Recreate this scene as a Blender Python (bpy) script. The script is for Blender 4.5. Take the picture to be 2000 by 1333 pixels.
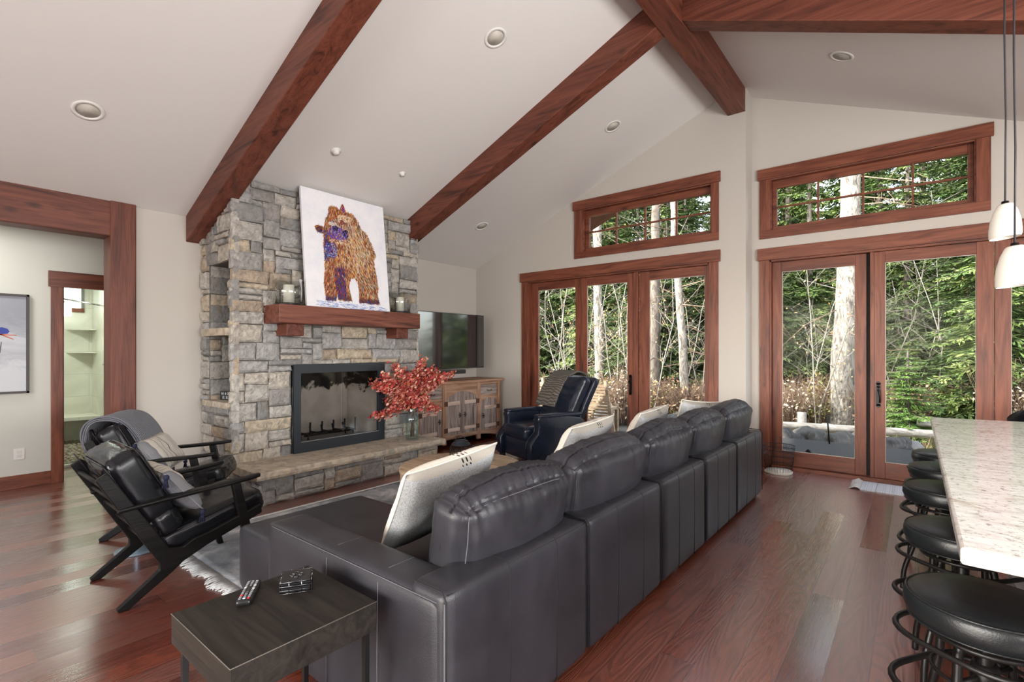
import bpy, bmesh, math, random
from math import sin, cos, pi, radians
from mathutils import Vector, Matrix, noise, Quaternion
scene = bpy.context.scene
for o in list(bpy.data.objects): bpy.data.objects.remove(o)
random.seed(7)
# ------------------------------------------------------------ camera
FPX = 974.0; EYE = 1.39; YAW = math.atan(787 / 974.0)
cam_d = bpy.data.cameras.new('camera'); cam = bpy.data.objects.new('camera', cam_d)
scene.collection.objects.link(cam); scene.camera = cam
cam_d.sensor_width = 36; cam_d.sensor_fit = 'HORIZONTAL'; cam_d.lens = 36 * FPX / 2000
cam_d.shift_y = 17.5 / 2000; cam_d.clip_start = .02; cam_d.clip_end = 400
cam.location = (0, 0, EYE); cam.rotation_euler = (pi / 2, 0, YAW)
# ------------------------------------------------------------ world, sun, fill lamps, exposure
w = bpy.data.worlds.new('world'); scene.world = w; w.use_nodes = True
nt = w.node_tree; bgn = nt.nodes['Background']
sky = nt.nodes.new('ShaderNodeTexSky'); sky.sky_type = 'NISHITA'; sky.sun_disc = False
sky.sun_elevation = radians(30); sky.sun_rotation = radians(200); sky.dust_density = 2.5; sky.air_density = 1.0
hs = nt.nodes.new('ShaderNodeHueSaturation'); hs.inputs['Saturation'].default_value = .42; nt.links.new(sky.outputs[0], hs.inputs['Color']); nt.links.new(hs.outputs[0], bgn.inputs[0]); bgn.inputs[1].default_value = 1.2
def sun_lamp():
    d = bpy.data.lights.new('sun', 'SUN'); d.energy = 13; d.angle = radians(.8); d.color = (1, .93, .82)
    o = bpy.data.objects.new('sun', d); scene.collection.objects.link(o)
    v = Vector((.80, .42, -.50)); o.rotation_euler = v.to_track_quat('-Z', 'Y').to_euler()
sun_lamp()
def area(name, loc, direction, sx, sy, power, col=(1, .97, .93)):
    d = bpy.data.lights.new(name, 'AREA'); d.shape = 'RECTANGLE'; d.size = sx; d.size_y = sy; d.energy = power; d.color = col
    o = bpy.data.objects.new(name, d); scene.collection.objects.link(o)
    o.location = loc; o.rotation_euler = Vector(direction).to_track_quat('-Z', 'Y').to_euler(); return o
area('fill_near_opening', (-1.6, -3.75, 1.65), (.15, 1, 1.0), 5.8, 2.2, 170, (1, .985, .97))  # added fill lamp in an unseen opening behind the camera
area('fill_right_opening', (3.1, 1.2, 1.55), (-1, .05, .55), 4.6, 1.55, 430, (1, .975, .955))  # added fill lamp in an unseen opening of the right wall
scene.view_settings.view_transform = 'Standard'; scene.view_settings.look = 'None'
scene.view_settings.gamma = 1; scene.view_settings.use_curve_mapping = False
scene.view_settings.exposure = 0.0
cy = scene.cycles
cy.max_bounces = 10; cy.diffuse_bounces = 5; cy.glossy_bounces = 4; cy.transparent_max_bounces = 24; cy.transmission_bounces = 6
cy.caustics_reflective = False; cy.caustics_refractive = False; cy.sample_clamp_indirect = 6
cy.use_denoising = True

# ------------------------------------------------------------ helpers
def link(o, parent=None):
    scene.collection.objects.link(o)
    if parent is not None: o.parent = parent
    return o
def obj(name, bm, m=None, parent=None, smooth=False, world=False, bevel=0, seg=2, autos=None):
    """one mesh object; with world=True the bmesh is in world space and is moved into the parent's space"""
    if world and parent is not None:
        p = parent; mats = []
        while p is not None: mats.append(p); p = p.parent
        M_ = Matrix()
        for q in reversed(mats): M_ = M_ @ (Matrix.Translation(q.location) @ q.rotation_euler.to_matrix().to_4x4() @ Matrix.Diagonal((*q.scale, 1)))
        bm.transform(M_.inverted())
    me = bpy.data.meshes.new(name); bm.normal_update(); bm.to_mesh(me); bm.free()
    o = bpy.data.objects.new(name, me); link(o, parent)
    if m is not None:
        for mm in (m if isinstance(m, (list, tuple)) else [m]): me.materials.append(mm)
    if smooth:
        for p in me.polygons: p.use_smooth = True
    if bevel:
        b = o.modifiers.new('bevel', 'BEVEL'); b.width = bevel; b.segments = seg; b.limit_method = 'ANGLE'; b.angle_limit = radians(35)
        if smooth is False and seg > 1: pass
    return o
def tag(o, label=None, cat=None, group=None, kind=None):
    if label: o['label'] = label
    if cat: o['category'] = cat
    if group: o['group'] = group
    if kind: o['kind'] = kind
    return o
def thing(name, loc, label, cat, rz=0, group=None):
    o = bpy.data.objects.new(name, None); link(o); o.location = loc; o.rotation_euler = (0, 0, rz); o.empty_display_size = .1
    return tag(o, label, cat, group)
def struct(name, bm, m, parent=None, bevel=0, world=True, label=None):
    o = obj(name, bm, m, parent, world=world and parent is not None, bevel=bevel)
    if parent is None: o['kind'] = 'structure'
    if label: o['label'] = label
    return o
def copy_tree(o, parent=None):
    c = o.copy(); scene.collection.objects.link(c)
    if parent is not None: c.parent = parent
    for ch in list(o.children): copy_tree(ch, c)
    return c
def nb(): return bmesh.new()
def box(bm, a, b, M_=None):
    vs = [bm.verts.new((x, y, z)) for x in (a[0], b[0]) for y in (a[1], b[1]) for z in (a[2], b[2])]
    for f in ((0, 1, 3, 2), (4, 6, 7, 5), (0, 4, 5, 1), (2, 3, 7, 6), (0, 2, 6, 4), (1, 5, 7, 3)):
        bm.faces.new([vs[i] for i in f])
    if M_ is not None:
        for v in vs: v.co = M_ @ v.co
    return vs
def bx(a, b): 
    bm = nb(); box(bm, a, b); bmesh.ops.recalc_face_normals(bm, faces=bm.faces); return bm
def hull8(bm, pts):
    vs = [bm.verts.new(p) for p in pts]
    for f in ((0, 1, 2, 3), (7, 6, 5, 4), (0, 4, 5, 1), (1, 5, 6, 2), (2, 6, 7, 3), (3, 7, 4, 0)): bm.faces.new([vs[i] for i in f])
def prism(bm, pts, d0, d1, axis='x', M_=None):
    """extrude a 2-D outline; axis x: pts=(y,z), axis y: pts=(x,z), axis z: pts=(x,y)"""
    def P(p, d):
        v = Vector((d, p[0], p[1])) if axis == 'x' else Vector((p[0], d, p[1])) if axis == 'y' else Vector((p[0], p[1], d))
        return M_ @ v if M_ is not None else v
    A = [bm.verts.new(P(p, d0)) for p in pts]; B = [bm.verts.new(P(p, d1)) for p in pts]; n = len(pts)
    bm.faces.new(A); bm.faces.new(B[::-1])
    for i in range(n): bm.faces.new((A[i], B[i], B[(i + 1) % n], A[(i + 1) % n]))
def px(pts, d0, d1, axis='x'):
    bm = nb(); prism(bm, pts, d0, d1, axis); bmesh.ops.recalc_face_normals(bm, faces=bm.faces); return bm
def lathe(bm, prof, c=(0, 0, 0), n=32, M_=None, cap=True):
    rings = []
    for r, z in prof:
        rings.append([bm.verts.new(Vector((c[0] + r * cos(2 * pi * i / n), c[1] + r * sin(2 * pi * i / n), c[2] + z))) for i in range(n)])
    for a, b in zip(rings, rings[1:]):
        for i in range(n): bm.faces.new((a[i], a[(i + 1) % n], b[(i + 1) % n], b[i]))
    if cap:
        if prof[0][0] > 1e-5: bm.faces.new(rings[0][::-1])
        if prof[-1][0] > 1e-5: bm.faces.new(rings[-1])
    if M_ is not None:
        for r in rings:
            for v in r: v.co = M_ @ v.co
def tube(bm, pts, r, n=8, closed=False, cap=True):
    pts = [Vector(p) for p in pts]; N = len(pts); rings = []; up = None
    rs = r if isinstance(r, (list, tuple)) else [r] * N
    for i, p in enumerate(pts):
        t = (pts[(i + 1) % N] - pts[i - 1]) if (closed or 0 < i < N - 1) else (pts[1] - pts[0] if i == 0 else pts[-1] - pts[-2])
        if t.length < 1e-9: t = Vector((0, 0, 1))
        t.normalize()
        if up is None: up = Vector((0, 0, 1)) if abs(t.z) < .9 else Vector((1, 0, 0))
        s = t.cross(up)
        if s.length < 1e-6: s = t.cross(Vector((1, 0.1, 0)))
        s.normalize(); u = s.cross(t).normalized(); up = u
        rings.append([bm.verts.new(p + (s * cos(2 * pi * k / n) + u * sin(2 * pi * k / n)) * rs[i]) for k in range(n)])
    prs = list(zip(rings, rings[1:])) + ([(rings[-1], rings[0])] if closed else [])
    for a, b in prs:
        for k in range(n): bm.faces.new((a[k], a[(k + 1) % n], b[(k + 1) % n], b[k]))
    if cap and not closed: bm.faces.new(rings[0][::-1]); bm.faces.new(rings[-1])
def circ(c, r, n=24, z=None): return [(c[0] + r * cos(2 * pi * i / n), c[1] + r * sin(2 * pi * i / n), c[2]) for i in range(n)]
def spline(pts, n=8):
    P = [Vector(p) for p in pts]; out = []
    for i in range(len(P) - 1):
        p0 = P[max(i - 1, 0)]; p1 = P[i]; p2 = P[i + 1]; p3 = P[min(i + 2, len(P) - 1)]
        for k in range(n):
            t = k / n
            out.append(.5 * ((2 * p1) + (p2 - p0) * t + (2 * p0 - 5 * p1 + 4 * p2 - p3) * t * t + (3 * p1 - p0 - 3 * p2 + p3) * t ** 3))
    out.append(P[-1]); return out
def softbox(bm, size, r, puff=(0, 0, 0), n=14, M_=None, fn=None):
    h = [s / 2 for s in size]; r = min(r, min(h) * .98); vd = {}
    def V(p):
        k = (round(p[0], 5), round(p[1], 5), round(p[2], 5))
        if k in vd: return vd[k]
        pos = Vector([p[i] * h[i] for i in range(3)]); inn = Vector([max(-(h[i] - r), min(h[i] - r, pos[i])) for i in range(3)])
        d = pos - inn
        q = inn + (d.normalized() * r if d.length > 1e-9 else d)
        for i in range(3):
            j, l = (i + 1) % 3, (i + 2) % 3
            q[i] += puff[i] * p[i] * (1 - p[j] ** 2) * (1 - p[l] ** 2)
        if fn: q = fn(p, q)
        if M_ is not None: q = M_ @ q
        vd[k] = bm.verts.new(q); return vd[k]
    def g(t): return sin(t * pi / 2) * .35 + t * .65
    ts = [g(-1 + 2 * i / n) for i in range(n + 1)]
    for ax in range(3):
        for s in (-1, 1):
            for i in range(n):
                for j in range(n):
                    c = []
                    for (a, b) in ((i, j), (i + 1, j), (i + 1, j + 1), (i, j + 1)):
                        p = [0, 0, 0]; p[ax] = s; p[(ax + 1) % 3] = ts[a]; p[(ax + 2) % 3] = ts[b]; c.append(V(p))
                    if s < 0: c = c[::-1]
                    bm.faces.new(c)
def Tm(loc=(0, 0, 0), rx=0, ry=0, rz=0):
    return Matrix.Translation(loc) @ Matrix.Rotation(rz, 4, 'Z') @ Matrix.Rotation(ry, 4, 'Y') @ Matrix.Rotation(rx, 4, 'X')
def grid_surface(bm, F, nu, nv, closed_u=False):
    g = [[bm.verts.new(F(i / nu, j / nv)) for j in range(nv + 1)] for i in range(nu + 1)]
    for i in range(nu):
        for j in range(nv): bm.faces.new((g[i][j], g[i + 1][j], g[i + 1][j + 1], g[i][j + 1]))
# ------------------------------------------------------------ materials
def mat(name, col=(.5, .5, .5), rough=.5, metal=0, spec=.5, coat=0, emis=None, estr=0):
    m = bpy.data.materials.new(name); m.use_nodes = True; b = m.node_tree.nodes['Principled BSDF']
    b.inputs['Base Color'].default_value = (*col, 1); b.inputs['Roughness'].default_value = rough
    b.inputs['Metallic'].default_value = metal; b.inputs['Specular IOR Level'].default_value = spec
    if coat: b.inputs['Coat Weight'].default_value = coat; b.inputs['Coat Roughness'].default_value = .12
    if emis: b.inputs['Emission Color'].default_value = (*emis, 1); b.inputs['Emission Strength'].default_value = estr
    return m
class NT:
    def __init__(s, m): s.m = m; s.t = m.node_tree; s.b = s.t.nodes['Principled BSDF']
    def n(s, t, **k):
        x = s.t.nodes.new(t)
        for a, v in k.items(): setattr(x, a, v)
        return x
    def l(s, a, b): s.t.links.new(a, b)
    def coords(s, scale=(1, 1, 1), rot=(0, 0, 0), kind='Object'):
        tc = s.n('ShaderNodeTexCoord'); mp = s.n('ShaderNodeMapping'); mp.inputs['Scale'].default_value = scale; mp.inputs['Rotation'].default_value = rot
        s.l(tc.outputs[kind], mp.inputs['Vector']); return mp.outputs[0]
    def noise(s, vec, scale, detail=4, rough=.55, dist=0):
        x = s.n('ShaderNodeTexNoise'); x.inputs['Scale'].default_value = scale; x.inputs['Detail'].default_value = detail
        x.inputs['Roughness'].default_value = rough; x.inputs['Distortion'].default_value = dist; s.l(vec, x.inputs['Vector']); return x.outputs[0]
    def ramp(s, fac, stops, interp='LINEAR'):
        x = s.n('ShaderNodeValToRGB'); x.color_ramp.interpolation = interp; e = x.color_ramp.elements
        while len(e) < len(stops): e.new(.5)
        for q, (p, c) in zip(e, stops): q.position = p; q.color = (*c, 1) if len(c) == 3 else c
        s.l(fac, x.inputs[0]); return x.outputs[0]
    def mix(s, a, b, fac, mode='MIX'):
        x = s.n('ShaderNodeMix', data_type='RGBA', blend_type=mode)
        for sock, v in ((x.inputs[6], a), (x.inputs[7], b), (x.inputs[0], fac)):
            if hasattr(v, 'is_output'): s.l(v, sock)
            elif isinstance(v, (int, float)): sock.default_value = v
            else: sock.default_value = (*v, 1)
        return x.outputs[2]
    def math(s, op, a, b=0.0):
        x = s.n('ShaderNodeMath', operation=op)
        for sock, v in ((x.inputs[0], a), (x.inputs[1], b)):
            if hasattr(v, 'is_output'): s.l(v, sock)
            else: sock.default_value = v
        return x.outputs[0]
    def bump(s, h, strength=.3, dist=.01):
        x = s.n('ShaderNodeBump'); x.inputs['Strength'].default_value = strength; x.inputs['Distance'].default_value = dist
        s.l(h, x.inputs['Height']); s.l(x.outputs[0], s.b.inputs['Normal'])
    def col(s, c): s.l(c, s.b.inputs['Base Color'])
    def rough(s, c): s.l(c, s.b.inputs['Roughness'])
    def sep(s, vec):
        x = s.n('ShaderNodeSeparateXYZ'); s.l(vec, x.inputs[0]); return x.outputs
    def comb(s, a, b, c):
        x = s.n('ShaderNodeCombineXYZ')
        for i, v in enumerate((a, b, c)):
            if hasattr(v, 'is_output'): s.l(v, x.inputs[i])
            else: x.inputs[i].default_value = v
        return x.outputs[0]
def wood(name, axis, c1, c2, dark, rough=.45, knots=True, scale=1.0, bump=.25, coat=0, spec=.4):
    m = mat(name, c1, rough, coat=coat, spec=spec); N = NT(m)
    sc = [9 * scale] * 3; sc['xyz'.index(axis)] = .75 * scale
    v = N.coords(tuple(sc)); n1 = N.noise(v, 1.6, 6, .6, 1.2)
    sc2 = [60 * scale] * 3; sc2['xyz'.index(axis)] = 2.2 * scale
    v2 = N.coords(tuple(sc2)); n2 = N.noise(v2, 1.5, 3, .6, .3)
    base = N.ramp(n1, [(.28, dark), (.45, c1), (.62, c2), (.8, c1)])
    base = N.mix(base, dark, N.math('MULTIPLY', N.ramp(n2, [(.5, (0, 0, 0)), (.75, (1, 1, 1))]), .45))
    if knots:
        sk = [2.6] * 3; sk['xyz'.index(axis)] = 1.3
        vo = N.n('ShaderNodeTexVoronoi'); vo.inputs['Scale'].default_value = 1.4; N.l(N.coords(tuple(sk)), vo.inputs['Vector'])
        k = N.ramp(vo.outputs['Distance'], [(.0, (1, 1, 1)), (.05, (.8, .8, .8)), (.12, (0, 0, 0))])
        base = N.mix(base, tuple(c * .35 for c in dark), N.math('MULTIPLY', k, .7))
    N.col(base); N.bump(n2, bump, .004); return m
def woodset(name, *a, **k): return {ax: wood(name + '_' + ax, ax, *a, **k) for ax in 'xyz'}
TR = woodset('stained_fir', (.155, .043, .022), (.235, .075, .04), (.055, .016, .01), rough=.42)
DK = woodset('dark_stained_beam', (.12, .032, .018), (.17, .05, .028), (.03, .01, .006), rough=.5)
LB = wood('lit_beam', 'x', (.16, .055, .035), (.22, .09, .06), (.06, .02, .013), rough=.5)
RC = woodset('reclaimed_wood', (.30, .16, .095), (.42, .26, .17), (.10, .05, .03), rough=.7)
RG = woodset('weathered_plank', (.21, .15, .125), (.36, .30, .27), (.07, .045, .038), rough=.75, scale=1.6)
OAK = wood('pale_oak', 'x', (.44, .32, .21), (.55, .43, .30), (.22, .14, .08), rough=.55, scale=.9)
OAKZ = wood('pale_oak_side', 'z', (.42, .30, .2), (.52, .41, .29), (.2, .13, .08), rough=.6, scale=1.2)
BKW = wood('ebonised_wood', 'y', (.005, .0045, .0045), (.009, .008, .0075), (.003, .002, .002), rough=.45, knots=False, spec=.17)
STT = wood('smoked_table_wood', 'x', (.018, .015, .0125), (.030, .025, .021), (.007, .006, .005), rough=.45, knots=False, bump=.15, spec=.17)
GREYW = wood('grey_weathered_log', 'x', (.24, .225, .2), (.36, .34, .31), (.10, .09, .08), rough=.85, knots=False)
SLATW = wood('outdoor_slat_wood', 'x', (.40, .30, .2), (.52, .42, .3), (.2, .14, .09), rough=.7, knots=False)
def wallpaint(name, c, sc=130, st=.06):
    m = mat(name, c, .85, spec=.2); N = NT(m); N.bump(N.noise(N.coords(), sc, 3), st, .003); return m
WALL = wallpaint('warm_wall_paint', (.53, .495, .45)); CEIL = wallpaint('ceiling_paint', (.70, .68, .655)); HALLP = wallpaint('hall_paint', (.60, .60, .55))
def floor_mat():
    m = mat('red_stained_planks', (.13, .03, .02), .3, coat=.35); N = NT(m); pb = m.node_tree.nodes['Principled BSDF']; pb.inputs['Coat Roughness'].default_value = .27; pb.inputs['Coat Weight'].default_value = 1; pb.inputs['Coat IOR'].default_value = 2.35
    o = N.sep(N.coords()); v = N.comb(o[1], o[0], 0.0)
    r = N.math('DIVIDE', o[0], .152); row = N.math('FLOOR', r); fr = N.math('SUBTRACT', r, row)
    def white(vec): x = N.n('ShaderNodeTexWhiteNoise', noise_dimensions='3D'); N.l(vec, x.inputs['Vector']); return x.outputs['Value']
    c = N.math('ADD', N.math('DIVIDE', o[1], 2.3), N.math('MULTIPLY', white(N.comb(row, 3.5, 1.5)), 7.0)); colm = N.math('FLOOR', c); fc = N.math('SUBTRACT', c, colm)
    tone = white(N.comb(row, colm, .5))
    e1 = N.math('MULTIPLY', N.math('MINIMUM', fr, N.math('SUBTRACT', 1.0, fr)), .152); e2 = N.math('MULTIPLY', N.math('MINIMUM', fc, N.math('SUBTRACT', 1.0, fc)), 2.3)
    seam = N.math('LESS_THAN', N.math('MINIMUM', e1, e2), .0014)
    # cathedral grain: distorted stretched rings, shifted per plank
    sh = N.math('FLOOR', N.math('MULTIPLY', tone, 37.0))
    gv = N.comb(N.math('MULTIPLY', o[0], 7.0), N.math('ADD', N.math('MULTIPLY', o[1], .85), sh), sh)
    n0 = N.noise(gv, 1.1, 1, .4, 0)
    rings = N.math('SINE', N.math('MULTIPLY', n0, 95.0))
    fine = N.noise(N.comb(N.math('MULTIPLY', o[0], 180), N.math('MULTIPLY', o[1], 4), sh), 1, 3, .6)
    base = N.ramp(tone, [(0, (.10, .02, .011)), (.3, (.20, .04, .018)), (.6, (.145, .036, .022)), (1, (.27, .07, .034))])
    base = N.mix(base, (.045, .012, .009), N.math('MULTIPLY', N.ramp(rings, [(.1, (0, 0, 0)), (.9, (1, 1, 1))]), .38))
    base = N.mix(base, (.06, .016, .011), N.math('MULTIPLY', N.ramp(fine, [(.45, (0, 0, 0)), (.7, (1, 1, 1))]), .35))
    base = N.mix(base, (.02, .006, .004), seam)
    N.col(base)
    h = N.math('ADD', N.math('MULTIPLY', rings, .75), N.math('MULTIPLY', fine, .5))
    h = N.math('SUBTRACT', h, N.math('MULTIPLY', seam, 3.0))
    N.bump(h, .34, .0025)
    N.rough(N.ramp(N.math('ADD', N.math('MULTIPLY', fine, .5), N.math('MULTIPLY', tone, .3)), [(.2, (.24,) * 3), (.7, (.40,) * 3)]))
    N.l(N.ramp(N.math('ADD', N.math('MULTIPLY', tone, .8), N.math('MULTIPLY', fine, .2)), [(.1, (.17,) * 3), (.9, (.36,) * 3)]), m.node_tree.nodes['Principled BSDF'].inputs['Coat Roughness']); return m
FLOOR = floor_mat()
def stone_mat(name, stops, nsc=14):
    m = mat(name, (.4, .38, .35), .85, spec=.25); N = NT(m); g = N.n('ShaderNodeNewGeometry'); at = N.n('ShaderNodeAttribute', attribute_name='sid')
    base = N.ramp(at.outputs['Fac'], stops, 'CONSTANT')
    v = N.coords(); n1 = N.noise(v, nsc, 8, .65, .8); n2 = N.noise(v, 3.2, 4, .6, 1.5); n3 = N.noise(v, 60, 4, .7)
    b2 = N.mix(base, N.mix(base, (.15, .14, .13), .55), N.ramp(n1, [(.38, (1, 1, 1)), (.6, (0, 0, 0))]))
    b2 = N.mix(b2, (.56, .52, .46), N.math('MULTIPLY', N.ramp(n2, [(.55, (0, 0, 0)), (.7, (1, 1, 1))]), .4))
    b2 = N.mix(b2, (.35, .23, .13), N.math('MULTIPLY', N.ramp(N.noise(v, 5.1, 5, .6, 1), [(.6, (0, 0, 0)), (.72, (1, 1, 1))]), .35))
    N.col(b2); N.bump(N.math('ADD', n1, N.math('MULTIPLY', n3, .5)), .9, .014); return m
SC = [(.0, (.36, .35, .335)), (.13, (.47, .445, .405)), (.28, (.28, .275, .27)), (.4, (.55, .50, .43)), (.52, (.42, .41, .405)), (.62, (.45, .36, .27)), (.7, (.52, .49, .445)), (.82, (.33, .31, .295)), (.92, (.56, .47, .35))]
STONE = stone_mat('ashlar_stone', SC, 18)
SLAB = stone_mat('sandstone_slab', [(.0, (.56, .47, .36)), (.5, (.60, .53, .42))], 9)
MORT = mat('mortar', (.12, .11, .10), .95)
BOULD = stone_mat('boulder_stone', [(0, (.035, .037, .042)), (.4, (.075, .075, .068)), (.75, (.25, .25, .25))], 4)
def leather(name, c, rough, scale=220, st=.12, var=.5, spec=.5):
    m = mat(name, c, rough, spec=spec); N = NT(m); v = N.coords(); vo = N.n('ShaderNodeTexVoronoi'); vo.inputs['Scale'].default_value = scale; N.l(v, vo.inputs['Vector'])
    n = N.noise(v, 3.5, 5, .6, .6); N.col(N.mix(c, tuple(min(1, q * (1 + var * 1.6)) for q in c), N.ramp(n, [(.35, (0, 0, 0)), (.7, (1, 1, 1))])))
    N.bump(N.math('ADD', vo.outputs['Distance'], N.math('MULTIPLY', N.noise(v, 14, 4), 1.2)), st, .003); return m
LSOFA = leather('charcoal_leather', (.017, .0165, .0205), .40, spec=.34)
LBLK = leather('black_leather', (.0045, .0045, .006), .27, st=.10, spec=.30)
LNVY = leather('navy_black_leather', (.006, .009, .018), .27, st=.05)
LSTL = leather('stool_black_leather', (.007, .0085, .0095), .34, st=.10, spec=.4)
SEAM = mat('dark_seam', (.004, .004, .005), .8)
THREAD = mat('grey_thread', (.09, .088, .10), .8)
def fabric(name, c1, c2, sc=260, st=.4, extra=None):
    m = mat(name, c1, .92, spec=.1); N = NT(m); v = N.coords(); n = N.noise(v, sc, 3, .7); c = N.mix(c1, c2, N.ramp(n, [(.35, (0, 0, 0)), (.65, (1, 1, 1))]))
    if extra: c = extra(N, v, c)
    N.col(c); N.bump(n, st, .003); return m
CREAM = fabric('cream_canvas', (.66, .61, .53), (.74, .70, .63))
LINEN = fabric('grey_linen', (.24, .25, .26), (.50, .50, .50), 190)
GREYLN = fabric('slate_linen', (.10, .10, .115), (.17, .17, .185), 230)
NAVYF = fabric('navy_tassel_thread', (.012, .014, .03), (.03, .033, .06), 200)
def embroid(N, v, c):
    o = N.sep(v); wv = N.math('SINE', N.math('MULTIPLY', o[0], 260)); wv2 = N.math('SINE', N.math('MULTIPLY', o[2], 240))
    band = N.ramp(N.math('ABSOLUTE', N.math('SUBTRACT', o[0], .06)), [(.02, (1, 1, 1)), (.03, (0, 0, 0))], 'CONSTANT')
    k = N.math('MULTIPLY', N.ramp(N.math('MULTIPLY', wv, wv2), [(.2, (0, 0, 0)), (.35, (1, 1, 1))]), band)
    return N.mix(c, (.05, .045, .05), k)
CREAME = fabric('cream_embroidered', (.66, .61, .53), (.74, .70, .63), extra=embroid)
def stripes(N, v, c):
    o = N.sep(v); x = N.math('MULTIPLY', N.math('ADD', o[0], .5), 1.0)
    k = N.ramp(x, [(.0, (0, 0, 0)), (.38, (1, 1, 1)), (.385, (0, 0, 0)), (.42, (.8, .8, .8)), (.425, (0, 0, 0)), (.50, (1, 1, 1)), (.515, (0, 0, 0)), (.57, (.7, .7, .7)), (.575, (0, 0, 0)), (.63, (.9, .9, .9)), (.64, (0, 0, 0))], 'CONSTANT')
    c = N.mix(c, (.07, .065, .06), N.math('MULTIPLY', k, .8))
    return N.mix(c, (.20, .20, .21), N.ramp(x, [(.0, (0, 0, 0)), (.70, (1, 1, 1))], 'CONSTANT'))
STRIP = fabric('striped_lumbar_cloth', (.50, .47, .41), (.64, .60, .54), 230, extra=stripes)
def ribbed(name, ax, f, c1, c2, dark, st=.8):
    m = mat(name, c1, .95, spec=.08); N = NT(m); v = N.coords(); o = N.sep(v)
    s = N.math('SINE', N.math('MULTIPLY', o[ax], f)); n = N.noise(v, 240, 3, .8)
    N.col(N.mix(N.mix(c1, c2, N.ramp(n, [(.35, (0, 0, 0)), (.65, (1, 1, 1))])), dark, N.ramp(s, [(.1, (0, 0, 0)), (.8, (.7, .7, .7))]))); N.bump(N.math('ADD', s, n), st, .005); return m
THROWG = ribbed('grey_ribbed_throw', 0, 260, (.20, .21, .24), (.32, .33, .36), (.10, .10, .12))
THROWK = ribbed('tweed_knit_throw', 1, 330, (.07, .064, .056), (.30, .27, .235), (.03, .028, .025))
def rug_mat():
    m = mat('grey_washed_rug', (.3, .31, .33), .95, spec=.05); N = NT(m); v = N.coords(); n = N.noise(v, 2.6, 5, .65, .8); n2 = N.noise(N.coords((160, 30, 1)), 1.5, 3, .7)
    c = N.ramp(n, [(.36, (.19, .20, .225)), (.52, (.33, .34, .36)), (.66, (.62, .62, .62))]); c = N.mix(c, (.12, .125, .14), N.math('MULTIPLY', n2, .3)); N.col(c); N.bump(n2, .5, .004); return m
RUGM = rug_mat(); FRINGE = fabric('rug_fringe_cotton', (.52, .52, .53), (.7, .7, .7))
def mat_mat():
    m = mat('striped_door_mat', (.5, .5, .5), .95, spec=.05); N = NT(m); o = N.sep(N.coords()); s = N.noise(N.comb(N.math('MULTIPLY', o[0], 55), 0.0, 0.0), 1, 2, .5)
    N.col(N.ramp(s, [(.35, (.30, .33, .40)), (.5, (.62, .63, .66)), (.65, (.42, .44, .50))])); N.bump(N.noise(N.coords(), 400), .4, .003); return m
MATM = mat_mat()
def granite():
    m = mat('cream_granite', (.7, .66, .6), .12, spec=.5); N = NT(m); v = N.coords((1, 1, 1), (0, 0, .5)); 
    n1 = N.noise(N.coords((3.2, 9, 5), (0, 0, .45)), 1.6, 8, .68, 1.2); n2 = N.noise(v, 55, 5, .7); n3 = N.noise(v, 6, 6, .65, 1.6)
    c = N.ramp(n1, [(.3, (.60, .57, .53)), (.46, (.77, .76, .73)), (.6, (.86, .85, .83))])
    c = N.mix(c, (.20, .17, .155), N.math('MULTIPLY', N.ramp(n2, [(.54, (0, 0, 0)), (.64, (1, 1, 1))]), .7))
    c = N.mix(c, (.40, .22, .14), N.math('MULTIPLY', N.ramp(n3, [(.58, (0, 0, 0)), (.68, (1, 1, 1))]), .45))
    streak = N.noise(N.coords((6, 60, 10), (0, 0, .3)), 1, 5, .6, .8)
    c = N.mix(c, (.30, .28, .26), N.math('MULTIPLY', N.ramp(streak, [(.6, (0, 0, 0)), (.68, (1, 1, 1))]), .4)); N.col(c); return m
GRAN = granite()
def glass(name, tint=(1, 1, 1), refl=1.0, rough=0.0):
    m = bpy.data.materials.new(name); m.use_nodes = True; t = m.node_tree; t.nodes.clear()
    o = t.nodes.new('ShaderNodeOutputMaterial'); mx = t.nodes.new('ShaderNodeMixShader'); tr = t.nodes.new('ShaderNodeBsdfTransparent'); gl = t.nodes.new('ShaderNodeBsdfGlossy'); fr = t.nodes.new('ShaderNodeLayerWeight'); mu = t.nodes.new('ShaderNodeMath'); pw = t.nodes.new('ShaderNodeMath'); ad = t.nodes.new('ShaderNodeMath')
    mu.operation = 'MULTIPLY'; mu.inputs[1].default_value = refl; pw.operation = 'POWER'; pw.inputs[1].default_value = 3.5; ad.operation = 'MULTIPLY_ADD'; ad.inputs[1].default_value = .85; ad.inputs[2].default_value = .045; fr.inputs[0].default_value = .5; tr.inputs[0].default_value = (*tint, 1); gl.inputs['Roughness'].default_value = rough
    t.links.new(fr.outputs['Facing'], pw.inputs[0]); t.links.new(pw.outputs[0], ad.inputs[0]); t.links.new(ad.outputs[0], mu.inputs[0]); t.links.new(mu.outputs[0], mx.inputs[0]); t.links.new(tr.outputs[0], mx.inputs[1]); t.links.new(gl.outputs[0], mx.inputs[2]); t.links.new(mx.outputs[0], o.inputs[0]); return m
CHROMED = mat('dark_chrome', (.16, .16, .17), .25, 1)
GLASS = glass('clear_window_glass', (.98, .985, .98), .04); GLASSV = glass('pale_teal_glass', (.90, .97, .975), 1.1, .02); GLASSF = glass('firebox_glass', (.82, .81, .80), .5, .05); GLASSJ = glass('hurricane_glass', (.88, .90, .88), 2.6)
BRONZE = mat('oil_rubbed_bronze', (.012, .010, .010), .35, .7); IRON = mat('black_iron', (.012, .011, .011), .36, .3, spec=.4); FRAMEB = mat('firebox_frame_black', (.017, .022, .028), .42)
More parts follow.
